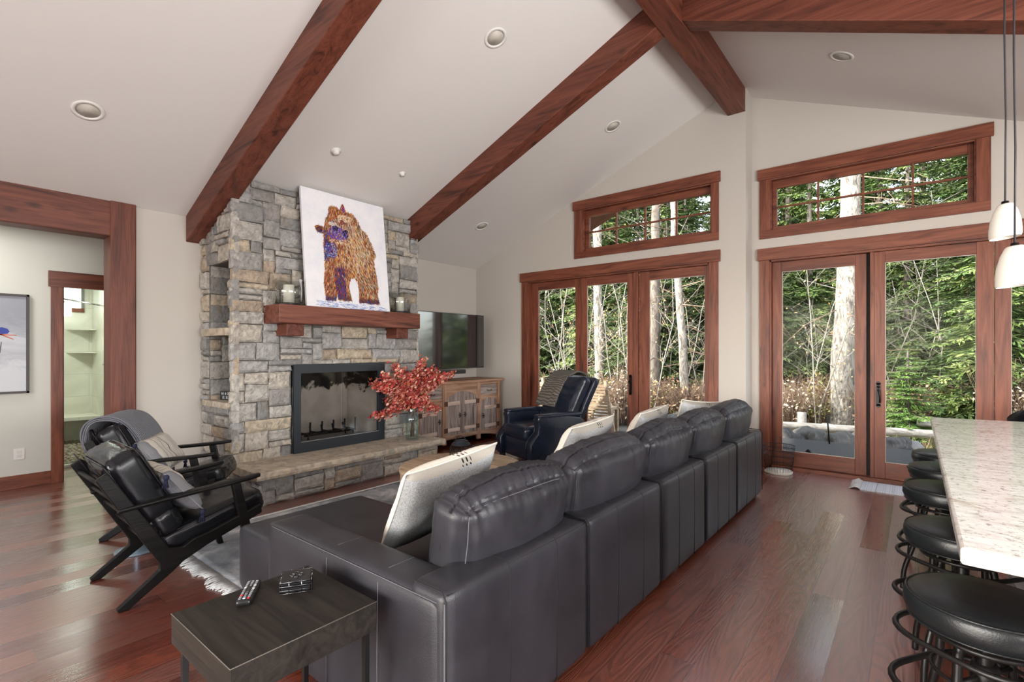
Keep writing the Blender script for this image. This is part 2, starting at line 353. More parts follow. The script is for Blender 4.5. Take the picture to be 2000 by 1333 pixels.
CHROME = mat('chrome', (.6, .6, .6), .15, 1); WHITE = mat('white_plastic', (.75, .74, .71), .4); BLKP = mat('black_plastic', (.01, .01, .011), .3)
SCREEN = mat('tv_screen_glass', (.004, .004, .005), .06, spec=1, coat=1); DARK = mat('gap_shade', (.02, .018, .017), .8)
def wax(): return mat('ivory_candle_wax', (.72, .69, .62), .5)
WAX = wax(); SILVER = mat('lighter_edge', (.5, .5, .5), .3, 1); RUST = mat('rusty_iron', (.09, .04, .025), .7, .4)
def attrmat(name, attr='Col', rough=.8, bump=0):
    m = mat(name, (.5, .5, .5), rough, spec=.2); N = NT(m); a = N.n('ShaderNodeAttribute', attribute_name=attr); N.col(a.outputs['Color']); return m
def setcol(o, cols, attr='Col'):
    a = o.data.color_attributes.new(attr, 'FLOAT_COLOR', 'CORNER'); k = 0
    for p, c in zip(o.data.polygons, cols):
        for _ in range(p.loop_total): a.data[k].color = (*c, 1); k += 1
PAINT = attrmat('oil_paint_strokes')
# ------------------------------------------------------------ the setting
RX, RZ, SL = -1.63, 4.478, .413
def ceil_z(x): return RZ - SL * abs(x - RX)
XL, XR, YN, YF1, YF2 = -5.8, 3.2, -4.0, 6.21, 6.5
struct('floor', bx((-11, YN - .2, -.12), (XR + .2, 6.68, 0)), FLOOR)
def ceiling():
    bm = nb(); t = .22; a, b = -5.93, XR + .15
    prism(bm, [(a, ceil_z(a)), (RX, RZ), (b, ceil_z(b)), (b, ceil_z(b) + t), (RX, RZ + t), (a, ceil_z(a) + t)], YN - 3.5, 7.35, 'y')  # near end runs out as an added, unseen overhang that blocks the sun
    bmesh.ops.recalc_face_normals(bm, faces=bm.faces)
    return struct('ceiling', bm, CEIL)
CE = ceiling()
CANS = [(-4.788, .904), (-2.744, 3.177), (-2.755, 5.292), (-4.818, 5.275), (-.509, 5.315)]
TIL = math.atan(SL)
def slope_matrix(x, y):
    return Matrix.Translation((x, y, ceil_z(x))) @ Matrix.Rotation(-TIL if x < RX else TIL, 4, 'Y')
bm = nb()
for x, y in CANS: lathe(bm, [(.078, -.3), (.078, .12)], n=32, M_=slope_matrix(x, y))
cut = obj('cutter', bm, None); md = CE.modifiers.new('b', 'BOOLEAN'); md.operation = 'DIFFERENCE'; md.object = cut; md.solver = 'EXACT'
dg = bpy.context.evaluated_depsgraph_get(); me = bpy.data.meshes.new_from_object(CE.evaluated_get(dg)); CE.modifiers.clear(); CE.data = me
bpy.data.objects.remove(cut)
CANL = ['round recessed ceiling light left of the near sloping beam', 'large round recessed ceiling light between the two sloping beams', 'recessed ceiling light high on the left slope just beyond the far sloping beam', 'small recessed ceiling light low on the left slope above the television corner', 'flat round ceiling speaker grille on the right slope under the cross beam']
for i, (x, y) in enumerate(CANS):
    M_ = slope_matrix(x, y)
    t = thing('recessed_light' if i < 4 else 'ceiling_speaker', (x, y, ceil_z(x)), CANL[i], 'ceiling light' if i < 4 else 'speaker', group=None)
    bm = nb(); lathe(bm, [(.074, -.001), (.076, -.008), (.098, -.006), (.10, .0), (.074, .0)], n=40, M_=M_, cap=False); obj('trim_ring', bm, WHITE, t, True, True)
    if i < 4:
        bm = nb(); lathe(bm, [(.076, .0), (.07, .06), (.06, .105), (.0, .105)], n=32, M_=M_); obj('reflector', bm, mat('can_reflector', (.55, .52, .46), .5), t, True, True)
        bm = nb(); lathe(bm, [(.0, .045), (.03, .047), (.045, .062), (.047, .104)], n=24, M_=M_, cap=False); obj('bulb', bm, mat('unlit_bulb', (.42, .42, .44), .3), t, True, True)
    else:
        bm = nb(); lathe(bm, [(.0, -.004), (.073, -.004), (.074, .03)], n=32, M_=M_, cap=False); obj('grille', bm, mat('speaker_grille', (.45, .45, .42), .8), t, True, True)
for (u, x, y, lab) in ((0, -4.398, 2.707, 'small white smoke detector on the ceiling above the chimney, left of the pair'), (1, -4.394, 3.516, 'small white sprinkler cap on the ceiling above the bear painting')):
    bm = nb(); lathe(bm, [(.0, -.038), (.028, -.036), (.032, -.01), (.05, -.008), (.052, 0)] if u == 0 else [(.0, -.03), (.02, -.03), (.022, -.008), (.036, -.006), (.036, 0)], n=28, M_=slope_matrix(x, y))
    o = obj('smoke_detector' if u == 0 else 'sprinkler_head', bm, WHITE, None, True); tag(o, lab, 'detector' if u == 0 else 'sprinkler')
def wall_cols(bm, Y0, Y1, xs, holes, top=ceil_z):
    for a, b in zip(xs, xs[1:]):
        m = (a + b) / 2; zs = [0.0]
        hs = sorted([h for h in holes if h[0] <= m <= h[1]], key=lambda h: h[2])
        spans = []; z = 0.0
        for h in hs:
            if h[2] > z: spans.append((z, z, h[2], h[2]))
            z = h[3]
        ta, tb = top(a) + .05, top(b) + .05
        spans.append((z, z, ta, tb))
        for (za0, zb0, za1, zb1) in spans:
            prism(bm, [(a, za0), (b, zb0), (b, zb1), (a, za1)], Y0, Y1, 'y')
    bmesh.ops.remove_doubles(bm, verts=bm.verts, dist=1e-5); bmesh.ops.recalc_face_normals(bm, faces=bm.faces)
D1 = (-4.69, -1.94, 0, 2.45); T1 = (-3.715, -1.915, 2.80, 3.405); D2 = (-1.337, 1.46, 0, 2.45); T2 = (-1.33, .455, 2.80, 3.405)
bm = nb(); wall_cols(bm, YF1, YF1 + .16, [-5.95, -4.69, -3.715, -1.94, -1.915, -1.69, -1.527], [D1, T1]); box(bm, (-1.69, YF1 + .16, 0), (-1.527, YF2 + .16, 4.44))
struct('wall_far_left', bm, WALL)
bm = nb(); wall_cols(bm, YF2, YF2 + .16, [-1.527, -1.337, -1.33, .455, 1.46, 3.35], [D2, T2]); struct('wall_far_right', bm, WALL)
bm = nb()
for (y0, y1, z0, z1) in ((1.3, 6.21, 0, 2.80), (-2.6, 1.3, 2.47, 2.80), (YN, -2.6, 0, 2.80)): box(bm, (-5.93, y0, z0), (XL, y1, z1))
struct('wall_left', bm, WALL)
bm = nb()                                                       # unseen near and right walls, one opening added in each for the fill lamps
for a, b, z0, z1 in ((-5.93, -4.6, 0, 4.5), (-4.6, 1.4, 0, .55), (-4.6, 1.4, 2.75, 4.6), (1.4, 3.35, 0, 3.6)): box(bm, (a, YN - .15, z0), (b, YN, z1))
struct('wall_near', bm, WALL)
bm = nb()
for a, b, z0, z1 in ((YN, -1.2, 0, 2.7), (-1.2, 3.6, 0, .7), (-1.2, 3.6, 2.35, 2.7), (3.6, 6.65, 0, 2.7)): box(bm, (XR, a, z0), (XR + .15, b, z1))
struct('wall_right', bm, WALL)
bm = nb(); prism(bm, [(-5.93, ceil_z(-5.93) - .02), (RX, RZ - .02), (XR + .15, ceil_z(XR + .15) - .02), (XR + .15, ceil_z(XR + .15) - .001), (RX, RZ - .001), (-5.93, ceil_z(-5.93) - .001)], 6.67, 7.34, 'y'); bmesh.ops.recalc_face_normals(bm, faces=bm.faces); struct('trim_soffit', bm, DK['x'])
# hallway and shower room behind the left opening
HX = -7.0
bm = nb()
for (y0, y1, z0, z1) in ((-3.0, 1.11, 0, 2.85), (1.11, 1.95, 2.07, 2.85), (1.95, 2.4, 0, 2.85)): box(bm, (HX - .12, y0, z0), (HX, y1, z1))
box(bm, (HX, 2.25, 0), (-5.93, 2.4, 2.85)); box(bm, (HX, -3.0, 0), (-5.93, -2.85, 2.85)); struct('wall_hall', bm, HALLP)
struct('ceiling_hall', bx((HX - .12, -3, 2.72), (-5.93, 2.4, 2.85)), HALLP)
TILE = mat('green_beige_shower_tile', (.50, .53, .42), .3)
N = NT(TILE); v = N.coords(); n = N.noise(v, 1.6, 6, .6, 1.5); br = N.n('ShaderNodeTexBrick'); o_ = N.sep(v); N.l(N.comb(N.math('ADD', o_[0], o_[1]), o_[2], 0.0), br.inputs['Vector']); br.inputs['Scale'].default_value = 1; br.inputs['Brick Width'].default_value = .6; br.inputs['Row Height'].default_value = .34; br.inputs['Mortar Size'].default_value = .003
N.col(N.mix(N.ramp(n, [(.35, (.60, .585, .50)), (.6, (.74, .72, .645))]), (.5, .5, .43), br.outputs['Fac']))
struct('wall_shower_back', bx((-10.12, .6, 0), (-10.0, 2.1, 2.6)), TILE); struct('wall_shower_right', bx((-10.0, 1.935, 0), (HX - .12, 2.1, 2.6)), TILE); struct('wall_shower_left', bx((-10.0, .6, 0), (HX - .12, .72, 2.6)), TILE)
struct('ceiling_shower', bx((-10.12, .6, 2.5), (HX - .12, 2.1, 2.6)), HALLP)
PEB = stone_mat('river_pebble', [(0, (.36, .29, .2)), (.3, (.46, .41, .32)), (.55, (.28, .22, .16)), (.8, (.52, .48, .40))], 30)
def pebbles():
    bm = nb(); lay = bm.faces.layers.float.new('sid'); R = random.Random(4)
    for i in range(46):
        for j in range(20):
            x = -9.95 + i * .047 + R.uniform(-.01, .01); y = .9 + j * .05 + R.uniform(-.012, .012); s = R.uniform(.018, .028); a = R.uniform(0, 3); k = len(bm.faces)
            lathe(bm, [(s, 0), (s * .85, .008), (s * .45, .014), (0, .016)], n=7, M_=Matrix.Translation((x, y, .004)) @ Matrix.Rotation(a, 4, 'Z') @ Matrix.Diagonal((1.15, .8, 1, 1)), cap=False)
            bm.faces.ensure_lookup_table(); q = R.random()
            for f in bm.faces[k:]: f[lay] = q
    return bm
fs = struct('floor_shower', pebbles(), PEB)
struct('trim_shower_sill', bx((-7.86, .72, 0), (-7.78, 1.93, .03)), TILE)
WHT = mat('window_daylight_glow', (.9, .9, .9), .4, emis=(.93, .97, 1), estr=2.2)  # emission stands in for daylight behind the pane and blind
wn = thing('window_3', (-10, 1.45, 2.1), None, None); wn['kind'] = 'structure'
obj('pane', bx((-9.99, 1.70, 2.03), (-9.98, 1.80, 2.45)), WHT, wn, world=True); obj('blind', bx((-9.97, 1.50, 1.90), (-9.95, 1.685, 2.47)), WHT, wn, world=True); obj('window_frame', bx((-10, 1.69, 1.97), (-9.97, 1.84, 2.03)), TR['x'], wn, world=True); obj('window_frame', bx((-10, 1.80, 2.03), (-9.97, 1.84, 2.45)), mat('grey_sash', (.2, .2, .2), .5), wn, world=True)
t = thing('corner_shelf', (-9.9, 1.8, 1.71), 'upper triangular tile shelf in the shower corner', 'shelf')
def tri(z, L, W, th=.018): return px([(-10, 1.93), (-10, 1.93 - L), (-10 + W, 1.93)], z - th, z, 'z')
obj('shelf_slab', tri(1.71, .30, .3), TILE, t, world=True)
t = thing('corner_shelf', (-9.9, 1.8, 1.36), 'lower triangular tile shelf in the shower corner, above the bench', 'shelf'); obj('shelf_slab', tri(1.36, .30, .3), TILE, t, world=True)
o = obj('shower_bench', px([(-10, 1.93), (-10, .73), (-9.65, .73), (-9.45, 1.93)], .36, .41, 'z'), TILE); tag(o, 'tiled bench seat low across the shower corner', 'bench')
t = thing('wall_shower_spray', (-9.3, 1.93, 2.02), 'chrome shower head on a long slanting arm', 'shower')
bm = nb(); tube(bm, [(-9.1, 1.93, 2.02), (-9.25, 1.70, 2.07), (-9.4, 1.48, 2.12)], .012); obj('arm', bm, CHROME, t, True, True)
bm = nb(); lathe(bm, [(.02, 0), (.075, -.03), (.078, -.045), (0, -.045)], c=(-9.42, 1.45, 2.11), n=24); obj('rose', bm, CHROME, t, True, True)
bm = nb(); lathe(bm, [(.03, 0), (.03, .006), (0, .006)], n=20, M_=Tm((-9.1, 1.93, 2.02), rx=pi / 2)); obj('flange', bm, CHROME, t, True, True)
t = thing('shower_valve', (-9.1, 1.92, 1.15), 'chrome lever valve on the shower wall', 'tap')
obj('plate', bx((-9.15, 1.915, 1.08), (-9.05, 1.93, 1.25)), CHROME, t, world=True, bevel=.004); obj('lever', bx((-9.11, 1.88, 1.17), (-9.09, 1.915, 1.19)), CHROME, t, world=True)
o = obj('shower_screen', bx((-7.83, 1.0, .03), (-7.82, 1.93, 2.2)), glass('green_screen_glass', (.93, .98, .94), .8)); tag(o, 'clear frameless glass screen in front of the shower', 'shower screen')
# hall door casing, baseboards, outlet
bm = nb(); box(bm, (HX, 1.02, 0), (HX + .025, 1.11, 2.07)); struct('trim_1', bm, TR['z'], bevel=.002)
bm = nb(); box(bm, (HX, 1.0, 2.05), (HX + .035, 2.1, 2.215)); struct('trim_2', bm, TR['y'], bevel=.002)
struct('baseboard_hall', bx((HX, -2.85, 0), (HX + .018, 1.02, .135)), TR['y'], bevel=.002)
bm = nb(); box(bm, (HX - .12, 1.10, 0), (HX, 1.125, 2.07)); struct('trim_3', bm, TR['z'])
bm = nb(); box(bm, (XL, 5.9, 0), (XL + .018, 6.21, .13)); struct('baseboard_left', bm, TR['y'])
bm = nb(); box(bm, (-5.1, YF1 - .018, 0), (-4.81, YF1, .13)); box(bm, (-5.78, YF1 - .018, 0), (-5.1, YF1, .13)); struct('baseboard_far', bm, TR['x'])
struct('baseboard_right', bx((-1.527, YF2 - .018, 0), (-1.455, YF2, .13)), TR['x'])
t = thing('wall_outlet', (HX, .785, .345), 'white wall outlet below the framed skier picture', 'outlet')
obj('cover_plate', bx((HX, .745, .29), (HX + .006, .825, .40)), WHITE, t, world=True, bevel=.002)
for z in (.325, .365): obj('socket', bx((HX + .005, .767, z - .014), (HX + .009, .803, z + .014)), mat('socket_white', (.66, .65, .62), .4), t, world=True, bevel=.003)
area('hall_ceiling_lamp_light', (-6.4, .2, 2.66), (0, 0, -1), .35, .35, 15, (.98, 1, .93))
area('shower_fill_light', (-8.9, 1.35, 2.46), (0, 0, -1), .4, .4, 30, (1, 1, .96))  # added fill lamp without a fixture, brightens the shower room
# big timber frame of the hall opening
bm = nb(); box(bm, (-6.0, 1.246, 0), (-5.765, 1.447, 2.78)); struct('trim_post', bm, DK['z'], bevel=.012)
bm = nb(); box(bm, (-6.0, -2.7, 2.44), (-5.775, 1.30, 2.78)); struct('trim_lintel', bm, DK['y'], bevel=.01)
# ------------------------------------------------------------ beams
def beam(name, y0, y1, xa, xb, m, side, depth=.262, label=None):
    bm = nb(); prism(bm, [(xa, ceil_z(xa) + .02), (xb, ceil_z(xb) + .02), (xb, ceil_z(xb) - depth), (xa, ceil_z(xa) - depth)], y0, y1, 'y')
    bmesh.ops.recalc_face_normals(bm, faces=bm.faces); b_ = struct(name, bm, m, bevel=.008)
beam('trim_beam_left_near', 1.87, 2.06, XL, -1.72, DK['x'], 0)
beam('trim_beam_left_far', 4.13, 4.31, XL, -1.72, DK['x'], 0)
beam('trim_beam_right_far', 4.19, 4.37, -1.54, XR, DK['x'], 0, .26)
beam('trim_beam_right_near', 1.87, 2.06, -1.54, XR, DK['x'], 0, .26)
bm = nb(); prism(bm, [(-1.727, 4.163), (-1.533, 4.163), (-1.533, 4.50), (-1.727, 4.50)], YN, YF1 - .0, 'y'); bmesh.ops.recalc_face_normals(bm, faces=bm.faces); struct('trim_ridge_beam', bm, DK['y'], bevel=.008)
# ------------------------------------------------------------ doors and windows of the far wall
def rect_ring(bm, x0, x1, z0, z1, gx0, gx1, gz0, gz1, y0, y1):
    box(bm, (x0, y0, z0), (gx0, y1, z1)); box(bm, (gx1, y0, z0), (x1, y1, z1)); box(bm, (gx0, y0, gz1), (gx1, y1, z1)); box(bm, (gx0, y0, z0), (gx1, y1, gz0))
def door_unit(name, Y, op, head, cas, panels, posts, handle):
    r = bpy.data.objects.new(name, None); link(r); r.location = ((op[0] + op[1]) / 2, Y, 0); r['kind'] = 'structure'
    obj('header_trim', bx((head[0], Y - .035, 2.45), (head[1], Y, 2.59)), TR['x'], r, world=True, bevel=.003)
    for a, b in cas: obj('side_casing', bx((a, Y - .022, 0), (b, Y, 2.45)), TR['z'], r, world=True, bevel=.002)
    bm = nb(); box(bm, (op[0], Y, 0), (op[0] + .018, Y + .15, 2.45)); box(bm, (op[1] - .018, Y, 0), (op[1], Y + .15, 2.45)); obj('jamb', bm, TR['z'], r, world=True)
    bm = nb(); box(bm, (op[0], Y, 2.43), (op[1], Y + .15, 2.45)); box(bm, (op[0], Y, 0), (op[1], Y + .15, .035)); obj('head_and_sill', bm, TR['x'], r, world=True)
    for (x0, x1, g0, g1, dy) in panels:
        p = nb(); z0, z1, b0, b1 = .037, 2.428, .205, 2.312
        box(p, (x0, Y + dy, z0), (g0, Y + dy + .045, z1)); box(p, (g1, Y + dy, z0), (x1, Y + dy + .045, z1)); po = obj('door_panel', p, TR['z'], r, world=True, bevel=.003)
        q = nb(); box(q, (g0, Y + dy + .001, b1), (g1, Y + dy + .044, z1)); box(q, (g0, Y + dy + .001, z0), (g1, Y + dy + .044, b0)); obj('rail', q, TR['x'], po, world=True, bevel=.003)
        obj('glass_pane', bx((g0, Y + dy + .02, b0), (g1, Y + dy + .026, b1)), GLASS, po, world=True)
        g = nb(); rect_ring(g, g0, g1, b0, b1, g0 + .006, g1 - .006, b0 + .006, b1 - .006, Y + dy + .016, Y + dy + .02); obj('glazing_bead', g, mat('pale_bead', (.5, .46, .4), .5), po, world=True)
    for a, b in posts: obj('astragal', bx((a, Y + .012, .037), (b, Y + .06, 2.43)), TR['z'], r, world=True, bevel=.004)
    for hx, hy in handle:
        h = nb(); box(h, (hx - .02, hy - .008, .80), (hx + .02, hy, 1.04)); lathe(h, [(.02, -.008), (.02, 0)], n=16, M_=Tm((hx, hy - .008, 1.04), rx=pi / 2)); lathe(h, [(.02, -.008), (.02, 0)], n=16, M_=Tm((hx, hy - .008, .80), rx=pi / 2))
        ho = obj('handle_plate', h, BRONZE, r, world=True)
        h = nb(); tube(h, spline([(hx, hy - .01, .97), (hx, hy - .055, .965), (hx + .012, hy - .065, .93), (hx + .016, hy - .06, .87), (hx + .012, hy - .05, .84)]), .009); lathe(h, [(.013, 0), (.013, .02), (.006, .03)], n=14, M_=Tm((hx, hy - .005, 1.0), rx=pi / 2)); obj('lever', h, BRONZE, ho, True, True)
    return r
door_unit('door_1', YF1, (-4.69, -1.94), (-4.835, -1.808), ((-4.81, -4.69), (-1.94, -1.832)),
          [(-4.67, -3.765, -4.538, -3.866, .05), (-3.755, -2.935, -3.664, -3.03, .03), (-2.868, -1.96, -2.729, -2.013, .05)], [(-2.937, -2.872)], [(-2.985, YF1 + .03)])
door_unit('door_2', YF2, (-1.337, 1.46), (-1.462, 1.585), ((-1.443, -1.337), (1.46, 1.57)),
          [(-1.318, -.405, -1.217, -.506, .06), (-.357, .582, -.243, .46, .03), (.59, 1.44, .70, 1.33, .06)], [(-.372, -.335)], [(-.30, YF2 + .03)])
obj('gap_shade_strip', bx((-.42, YF2 + .10, .037), (-.34, YF2 + .125, 2.43)), DARK, bpy.data.objects['door_2'], world=True)  # dark strip added for the shade in the gap between the panels
def transom(name, Y, X0, X1, x0, x1, gx0, gx1):
    r = bpy.data.objects.new(name, None); link(r); r.location = ((x0 + x1) / 2, Y, 2.71); r['kind'] = 'structure'
    obj('header_trim', bx((X0, Y - .035, 3.405), (X1, Y, 3.532)), TR['x'], r, world=True, bevel=.003)
    obj('sill_trim', bx((X0 + .02, Y - .022, 2.708), (X1 - .02, Y, 2.80)), TR['x'], r, world=True, bevel=.002)
    obj('side_casing', bx((X0 + .02, Y - .022, 2.80), (x0, Y, 3.405)), TR['z'], r, world=True, bevel=.002); obj('side_casing', bx((x1, Y - .022, 2.80), (X1 - .02, Y, 3.405)), TR['z'], r, world=True, bevel=.002)
    bm = nb(); rect_ring(bm, x0, x1, 2.80, 3.405, x0 + .012, x1 - .012, 2.812, 3.393, Y, Y + .15); obj('jamb', bm, TR['x'], r, world=True)
    bm = nb(); rect_ring(bm, x0 + .012, x1 - .012, 2.812, 3.393, gx0, gx1, 2.855, 3.305, Y + .06, Y + .11); s = obj('sash', bm, TR['x'], r, world=True, bevel=.003)
    bm = nb(); n = 4
    for i in range(1, n):
        x = gx0 + (gx1 - gx0) * i / n; box(bm, (x - .009, Y + .066, 2.855), (x + .009, Y + .10, 3.305))
    box(bm, (gx0, Y + .067, 3.071), (gx1, Y + .099, 3.089)); obj('muntin', bm, TR['x'], s, world=True)
    obj('glass_pane', bx((gx0, Y + .08, 2.855), (gx1, Y + .085, 3.305)), GLASS, s, world=True)
transom('window_1', YF1, -3.864, -1.807, -3.713, -1.915, -3.642, -1.95)
transom('window_2', YF2, -1.462, .577, -1.33, .455, -1.271, .40)
# ------------------------------------------------------------ stone fireplace
def ashlar(bm, lay, W, H, mapf, seed, holes=(), cell=.058, wmax=8, hmax=3, rag=0):
    R = random.Random(seed); nx, ny = max(1, round(W / cell)), max(1, round(H / cell)); cu, cv = W / nx, H / ny
    occ = [[any(h[0] - .01 < (i + .5) * cu < h[1] + .01 and h[2] - .01 < (j + .5) * cv < h[3] + .01 for h in holes) for j in range(ny)] for i in range(nx)]
    for j in range(ny):
        for i in range(nx):
            if occ[i][j]: continue
            w = R.choice([2, 3, 4, 4, 5, 5, 6, wmax]); h = R.choice([1, 1, 2, 2, 2, 3, hmax])
            if h >= 3: w = min(w, 5)
            a = 1
            while a < w and i + a < nx and not occ[i + a][j]: a += 1
            if i + a < nx and not occ[i + a][j] and (i + a + 1 >= nx or occ[i + a + 1][j]): a += 1
            b = 1
            while b < h and j + b < ny and all(not occ[i + q][j + b] for q in range(a)): b += 1
            for q in range(a):
                for s in range(b): occ[i + q][j + s] = True
            g = .0035; u0, u1, v0, v1 = i * cu + g, (i + a) * cu - g, j * cv + g, (j + b) * cv - g
            if i == 0: u0 -= R.uniform(0, rag)
            if i + a == nx: u1 += R.uniform(0, rag)
            d0 = R.uniform(.018, .042); tu, tv = R.uniform(-.008, .008), R.uniform(-.006, .006); sid = R.random(); off = R.uniform(0, 50)
            mx, my = max(5, int((u1 - u0) / .020)), max(4, int((v1 - v0) / .020)); ck = [(R.uniform(-.008, .008), R.uniform(-.008, .008)) for _ in range(4)]
            G = []
            for p in range(mx + 1):
                row = []
                for q in range(my + 1):
                    s, t = p / mx, q / my; u, v = u0 + (u1 - u0) * s, v0 + (v1 - v0) * t
                    e = min(s * (u1 - u0), (1 - s) * (u1 - u0), t * (v1 - v0), (1 - t) * (v1 - v0))
                    cc = [(1 - s) * (1 - t), s * (1 - t), s * t, (1 - s) * t]
                    du = sum(c * k[0] for c, k in zip(cc, ck)); dv = sum(c * k[1] for c, k in zip(cc, ck))
                    nz = noise.noise(Vector((u * 14 + off, v * 14, 1))) * .011 + noise.noise(Vector((u * 45 + off, v * 45, 1))) * .006
                    d = d0 + tu * (2 * s - 1) + tv * (2 * t - 1) + nz - .013 * max(0, 1 - e / .010) ** 2
                    if e < 1e-6: du += noise.noise(Vector((u * 40, v * 40, off))) * .004; dv += noise.noise(Vector((v * 40, u * 40, off))) * .004
                    row.append(bm.verts.new(mapf(u + du, v + dv, d)))
                G.append(row)
            fs = []
            for p in range(mx):
                for q in range(my): fs.append(bm.faces.new((G[p][q], G[p + 1][q], G[p + 1][q + 1], G[p][q + 1])))
            ring = [(p, 0) for p in range(mx)] + [(mx, q) for q in range(my)] + [(p, my) for p in range(mx, 0, -1)] + [(0, q) for q in range(my, 0, -1)]
            bk = [bm.verts.new(mapf(u0 + (u1 - u0) * p / mx, v0 + (v1 - v0) * q / my, -.03)) for p, q in ring]
            for k in range(len(ring)):
                k2 = (k + 1) % len(ring); fs.append(bm.faces.new((G[ring[k][0]][ring[k][1]], bk[k], bk[k2], G[ring[k2][0]][ring[k2][1]])))
            for f in fs: f[lay] = sid
FP = thing('stone_fireplace', (-5.3, 3.1, 0), 'tall grey and tan stone chimney with black framed firebox and raised hearth', 'fireplace')
bm = nb()
for a, b in (((-5.8, 2.03, 0), (-5.65, 4.25, 3.0)), ((-5.65, 2.55, 0), (-5.04, 2.585, 3.04)), ((-5.65, 2.35, 0), (-5.62, 2.55, 3.04)), ((-5.11, 2.35, 0), (-5.04, 2.55, 3.04)), ((-5.62, 2.35, 0), (-5.11, 2.55, .86)), ((-5.62, 2.35, 2.25), (-5.11, 2.55, 3.02)), ((-5.65, 3.73, 0), (-5.04, 4.25, 3.04)), ((-5.65, 2.58, 0), (-5.04, 3.73, .30)), ((-5.65, 2.58, 1.24), (-5.04, 3.73, 3.04)),
             ((-5.65, 2.03, 0), (-5.62, 2.35, 3.02)), ((-5.11, 2.03, 0), (-5.04, 2.35, 3.04)), ((-5.62, 2.03, 0), (-5.11, 2.35, .86)), ((-5.62, 2.03, 2.25), (-5.11, 2.35, 3.02))): box(bm, a, b)
obj('masonry_core', bm, MORT, FP, world=True)
bm = nb(); lay = bm.faces.layers.float.new('sid')
ashlar(bm, lay, 2.26, 3.04, lambda u, v, d: Vector((-5.035 + d, 2.0 + u, v)), 11, holes=[(.585, 1.725, .0, 1.24)], rag=.015)
ashlar(bm, lay, .80, 3.0, lambda u, v, d: Vector((-5.80 + u, 2.03 - d, v)), 5, holes=[(.18, .695, .86, 2.26)], wmax=5, rag=.0)
ashlar(bm, lay, .80, 3.0, lambda u, v, d: Vector((-5.0 - u, 4.25 + d * .6, v)), 8)
obj('stone_facing', bm, STONE, FP, world=True, smooth=False)
bm = nb(); lay = bm.faces.layers.float.new('sid')
ashlar(bm, lay, .56, 1.4, lambda u, v, d: Vector((-5.63 + u, 2.55 - .03 - d * .3, .86 + v)), 21)      # niche lining
ashlar(bm, lay, .50, 1.4, lambda u, v, d: Vector((-5.62 + d * .5, 2.03 + u, .86 + v)), 22)
ashlar(bm, lay, .50, 1.4, lambda u, v, d: Vector((-5.11 - d * .5, 2.53 - u, .86 + v)), 23)
obj('niche_lining', bm, STONE, FP, world=True)
obj('niche_back_shade', bx((-5.57, 2.44, .88), (-5.12, 2.46, 2.25)), mat('niche_shade_dark', (.02, .019, .018), .95), FP, world=True)  # dark sheets here and below stand in for shade inside the niche
obj('niche_side_shade', bx((-5.165, 2.06, .90), (-5.15, 2.45, 2.24)), bpy.data.materials['niche_shade_dark'], FP, world=True)
def slab(bm, x0, x1, y0, y1, z0, z1, seed, n=40, amp=.012):
    R = random.Random(seed); pts = []
    def j(p, k): return noise.noise(Vector((p * 9, seed, k))) * amp + noise.noise(Vector((p * 40, seed, k))) * amp * .35
    out = []
    for i in range(n + 1): y = y0 + (y1 - y0) * i / n; out.append((x1 + j(y, 1), y))
    m = max(4, int(n * (x1 - x0) / (y1 - y0)))
    for i in range(1, m): x = x1 + (x0 - x1) * i / m; out.append((x, y1 + j(x, 2)))
    for i in range(n + 1): y = y1 + (y0 - y1) * i / n; out.append((x0, y))
    for i in range(1, m): x = x0 + (x1 - x0) * i / m; out.append((x, y0 + j(x, 3)))
    levels = [(z0, -.006), (z0 + (z1 - z0) * .35, .004), (z0 + (z1 - z0) * .75, 0.0), (z1, -.008)]; rings = []
    cx_, cy_ = (x0 + x1) / 2, (y0 + y1) / 2
    for li, (z, ins) in enumerate(levels):
        rings.append([bm.verts.new((x + (ins + noise.noise(Vector((x * 30, y * 30, z * 50))) * amp * .6) * (1 if x > x0 + .01 else 0) * (1 if x > cx_ else -.2), y, z + (noise.noise(Vector((x * 14, y * 14, li))) * .004 if li in (0, 3) else 0))) for x, y in out])
    for a, b in zip(rings, rings[1:]):
        for i in range(len(a)): bm.faces.new((a[i], a[(i + 1) % len(a)], b[(i + 1) % len(a)], b[i]))
    bm.faces.new(rings[-1]); bm.faces.new(rings[0][::-1])
bm = nb(); slab(bm, -5.03, -4.43, 1.97, 4.20, .245, .312, 3); bmesh.ops.recalc_face_normals(bm, faces=bm.faces); obj('hearth_slab', bm, SLAB, FP, world=True)
bm = nb(); box(bm, (-5.03, 2.06, 0), (-4.53, 4.13, .245)); lay = bm.faces.layers.float.new('sid')
ashlar(bm, lay, 2.09, .245, lambda u, v, d: Vector((-4.525 + d, 2.05 + u, v)), 31, cell=.06, hmax=3)
ashlar(bm, lay, .48, .245, lambda u, v, d: Vector((-5.0 + u, 2.06 - d, v)), 32, cell=.06); ashlar(bm, lay, .48, .245, lambda u, v, d: Vector((-4.52 - u, 4.13 + d, v)), 33, cell=.06)
obj('hearth_base', bm, STONE, FP, world=True)
bm = nb(); slab(bm, -5.64, -5.06, 1.965, 2.33, .83, .885, 7, n=14); bmesh.ops.recalc_face_normals(bm, faces=bm.faces); obj('niche_shelf', bm, SLAB, FP, world=True)
bm = nb(); slab(bm, -5.66, -5.06, 1.965, 2.33, 1.53, 1.60, 8, n=14); bmesh.ops.recalc_face_normals(bm, faces=bm.faces); obj('niche_shelf', bm, SLAB, FP, world=True)
ml = obj('mantel', bx((-5.04, 2.30, 1.65), (-4.707, 4.04, 1.832)), wood('mantel_timber', 'y', (.15, .045, .028), (.21, .075, .048), (.05, .016, .01), .5, bump=.5), FP, world=True, bevel=.008)
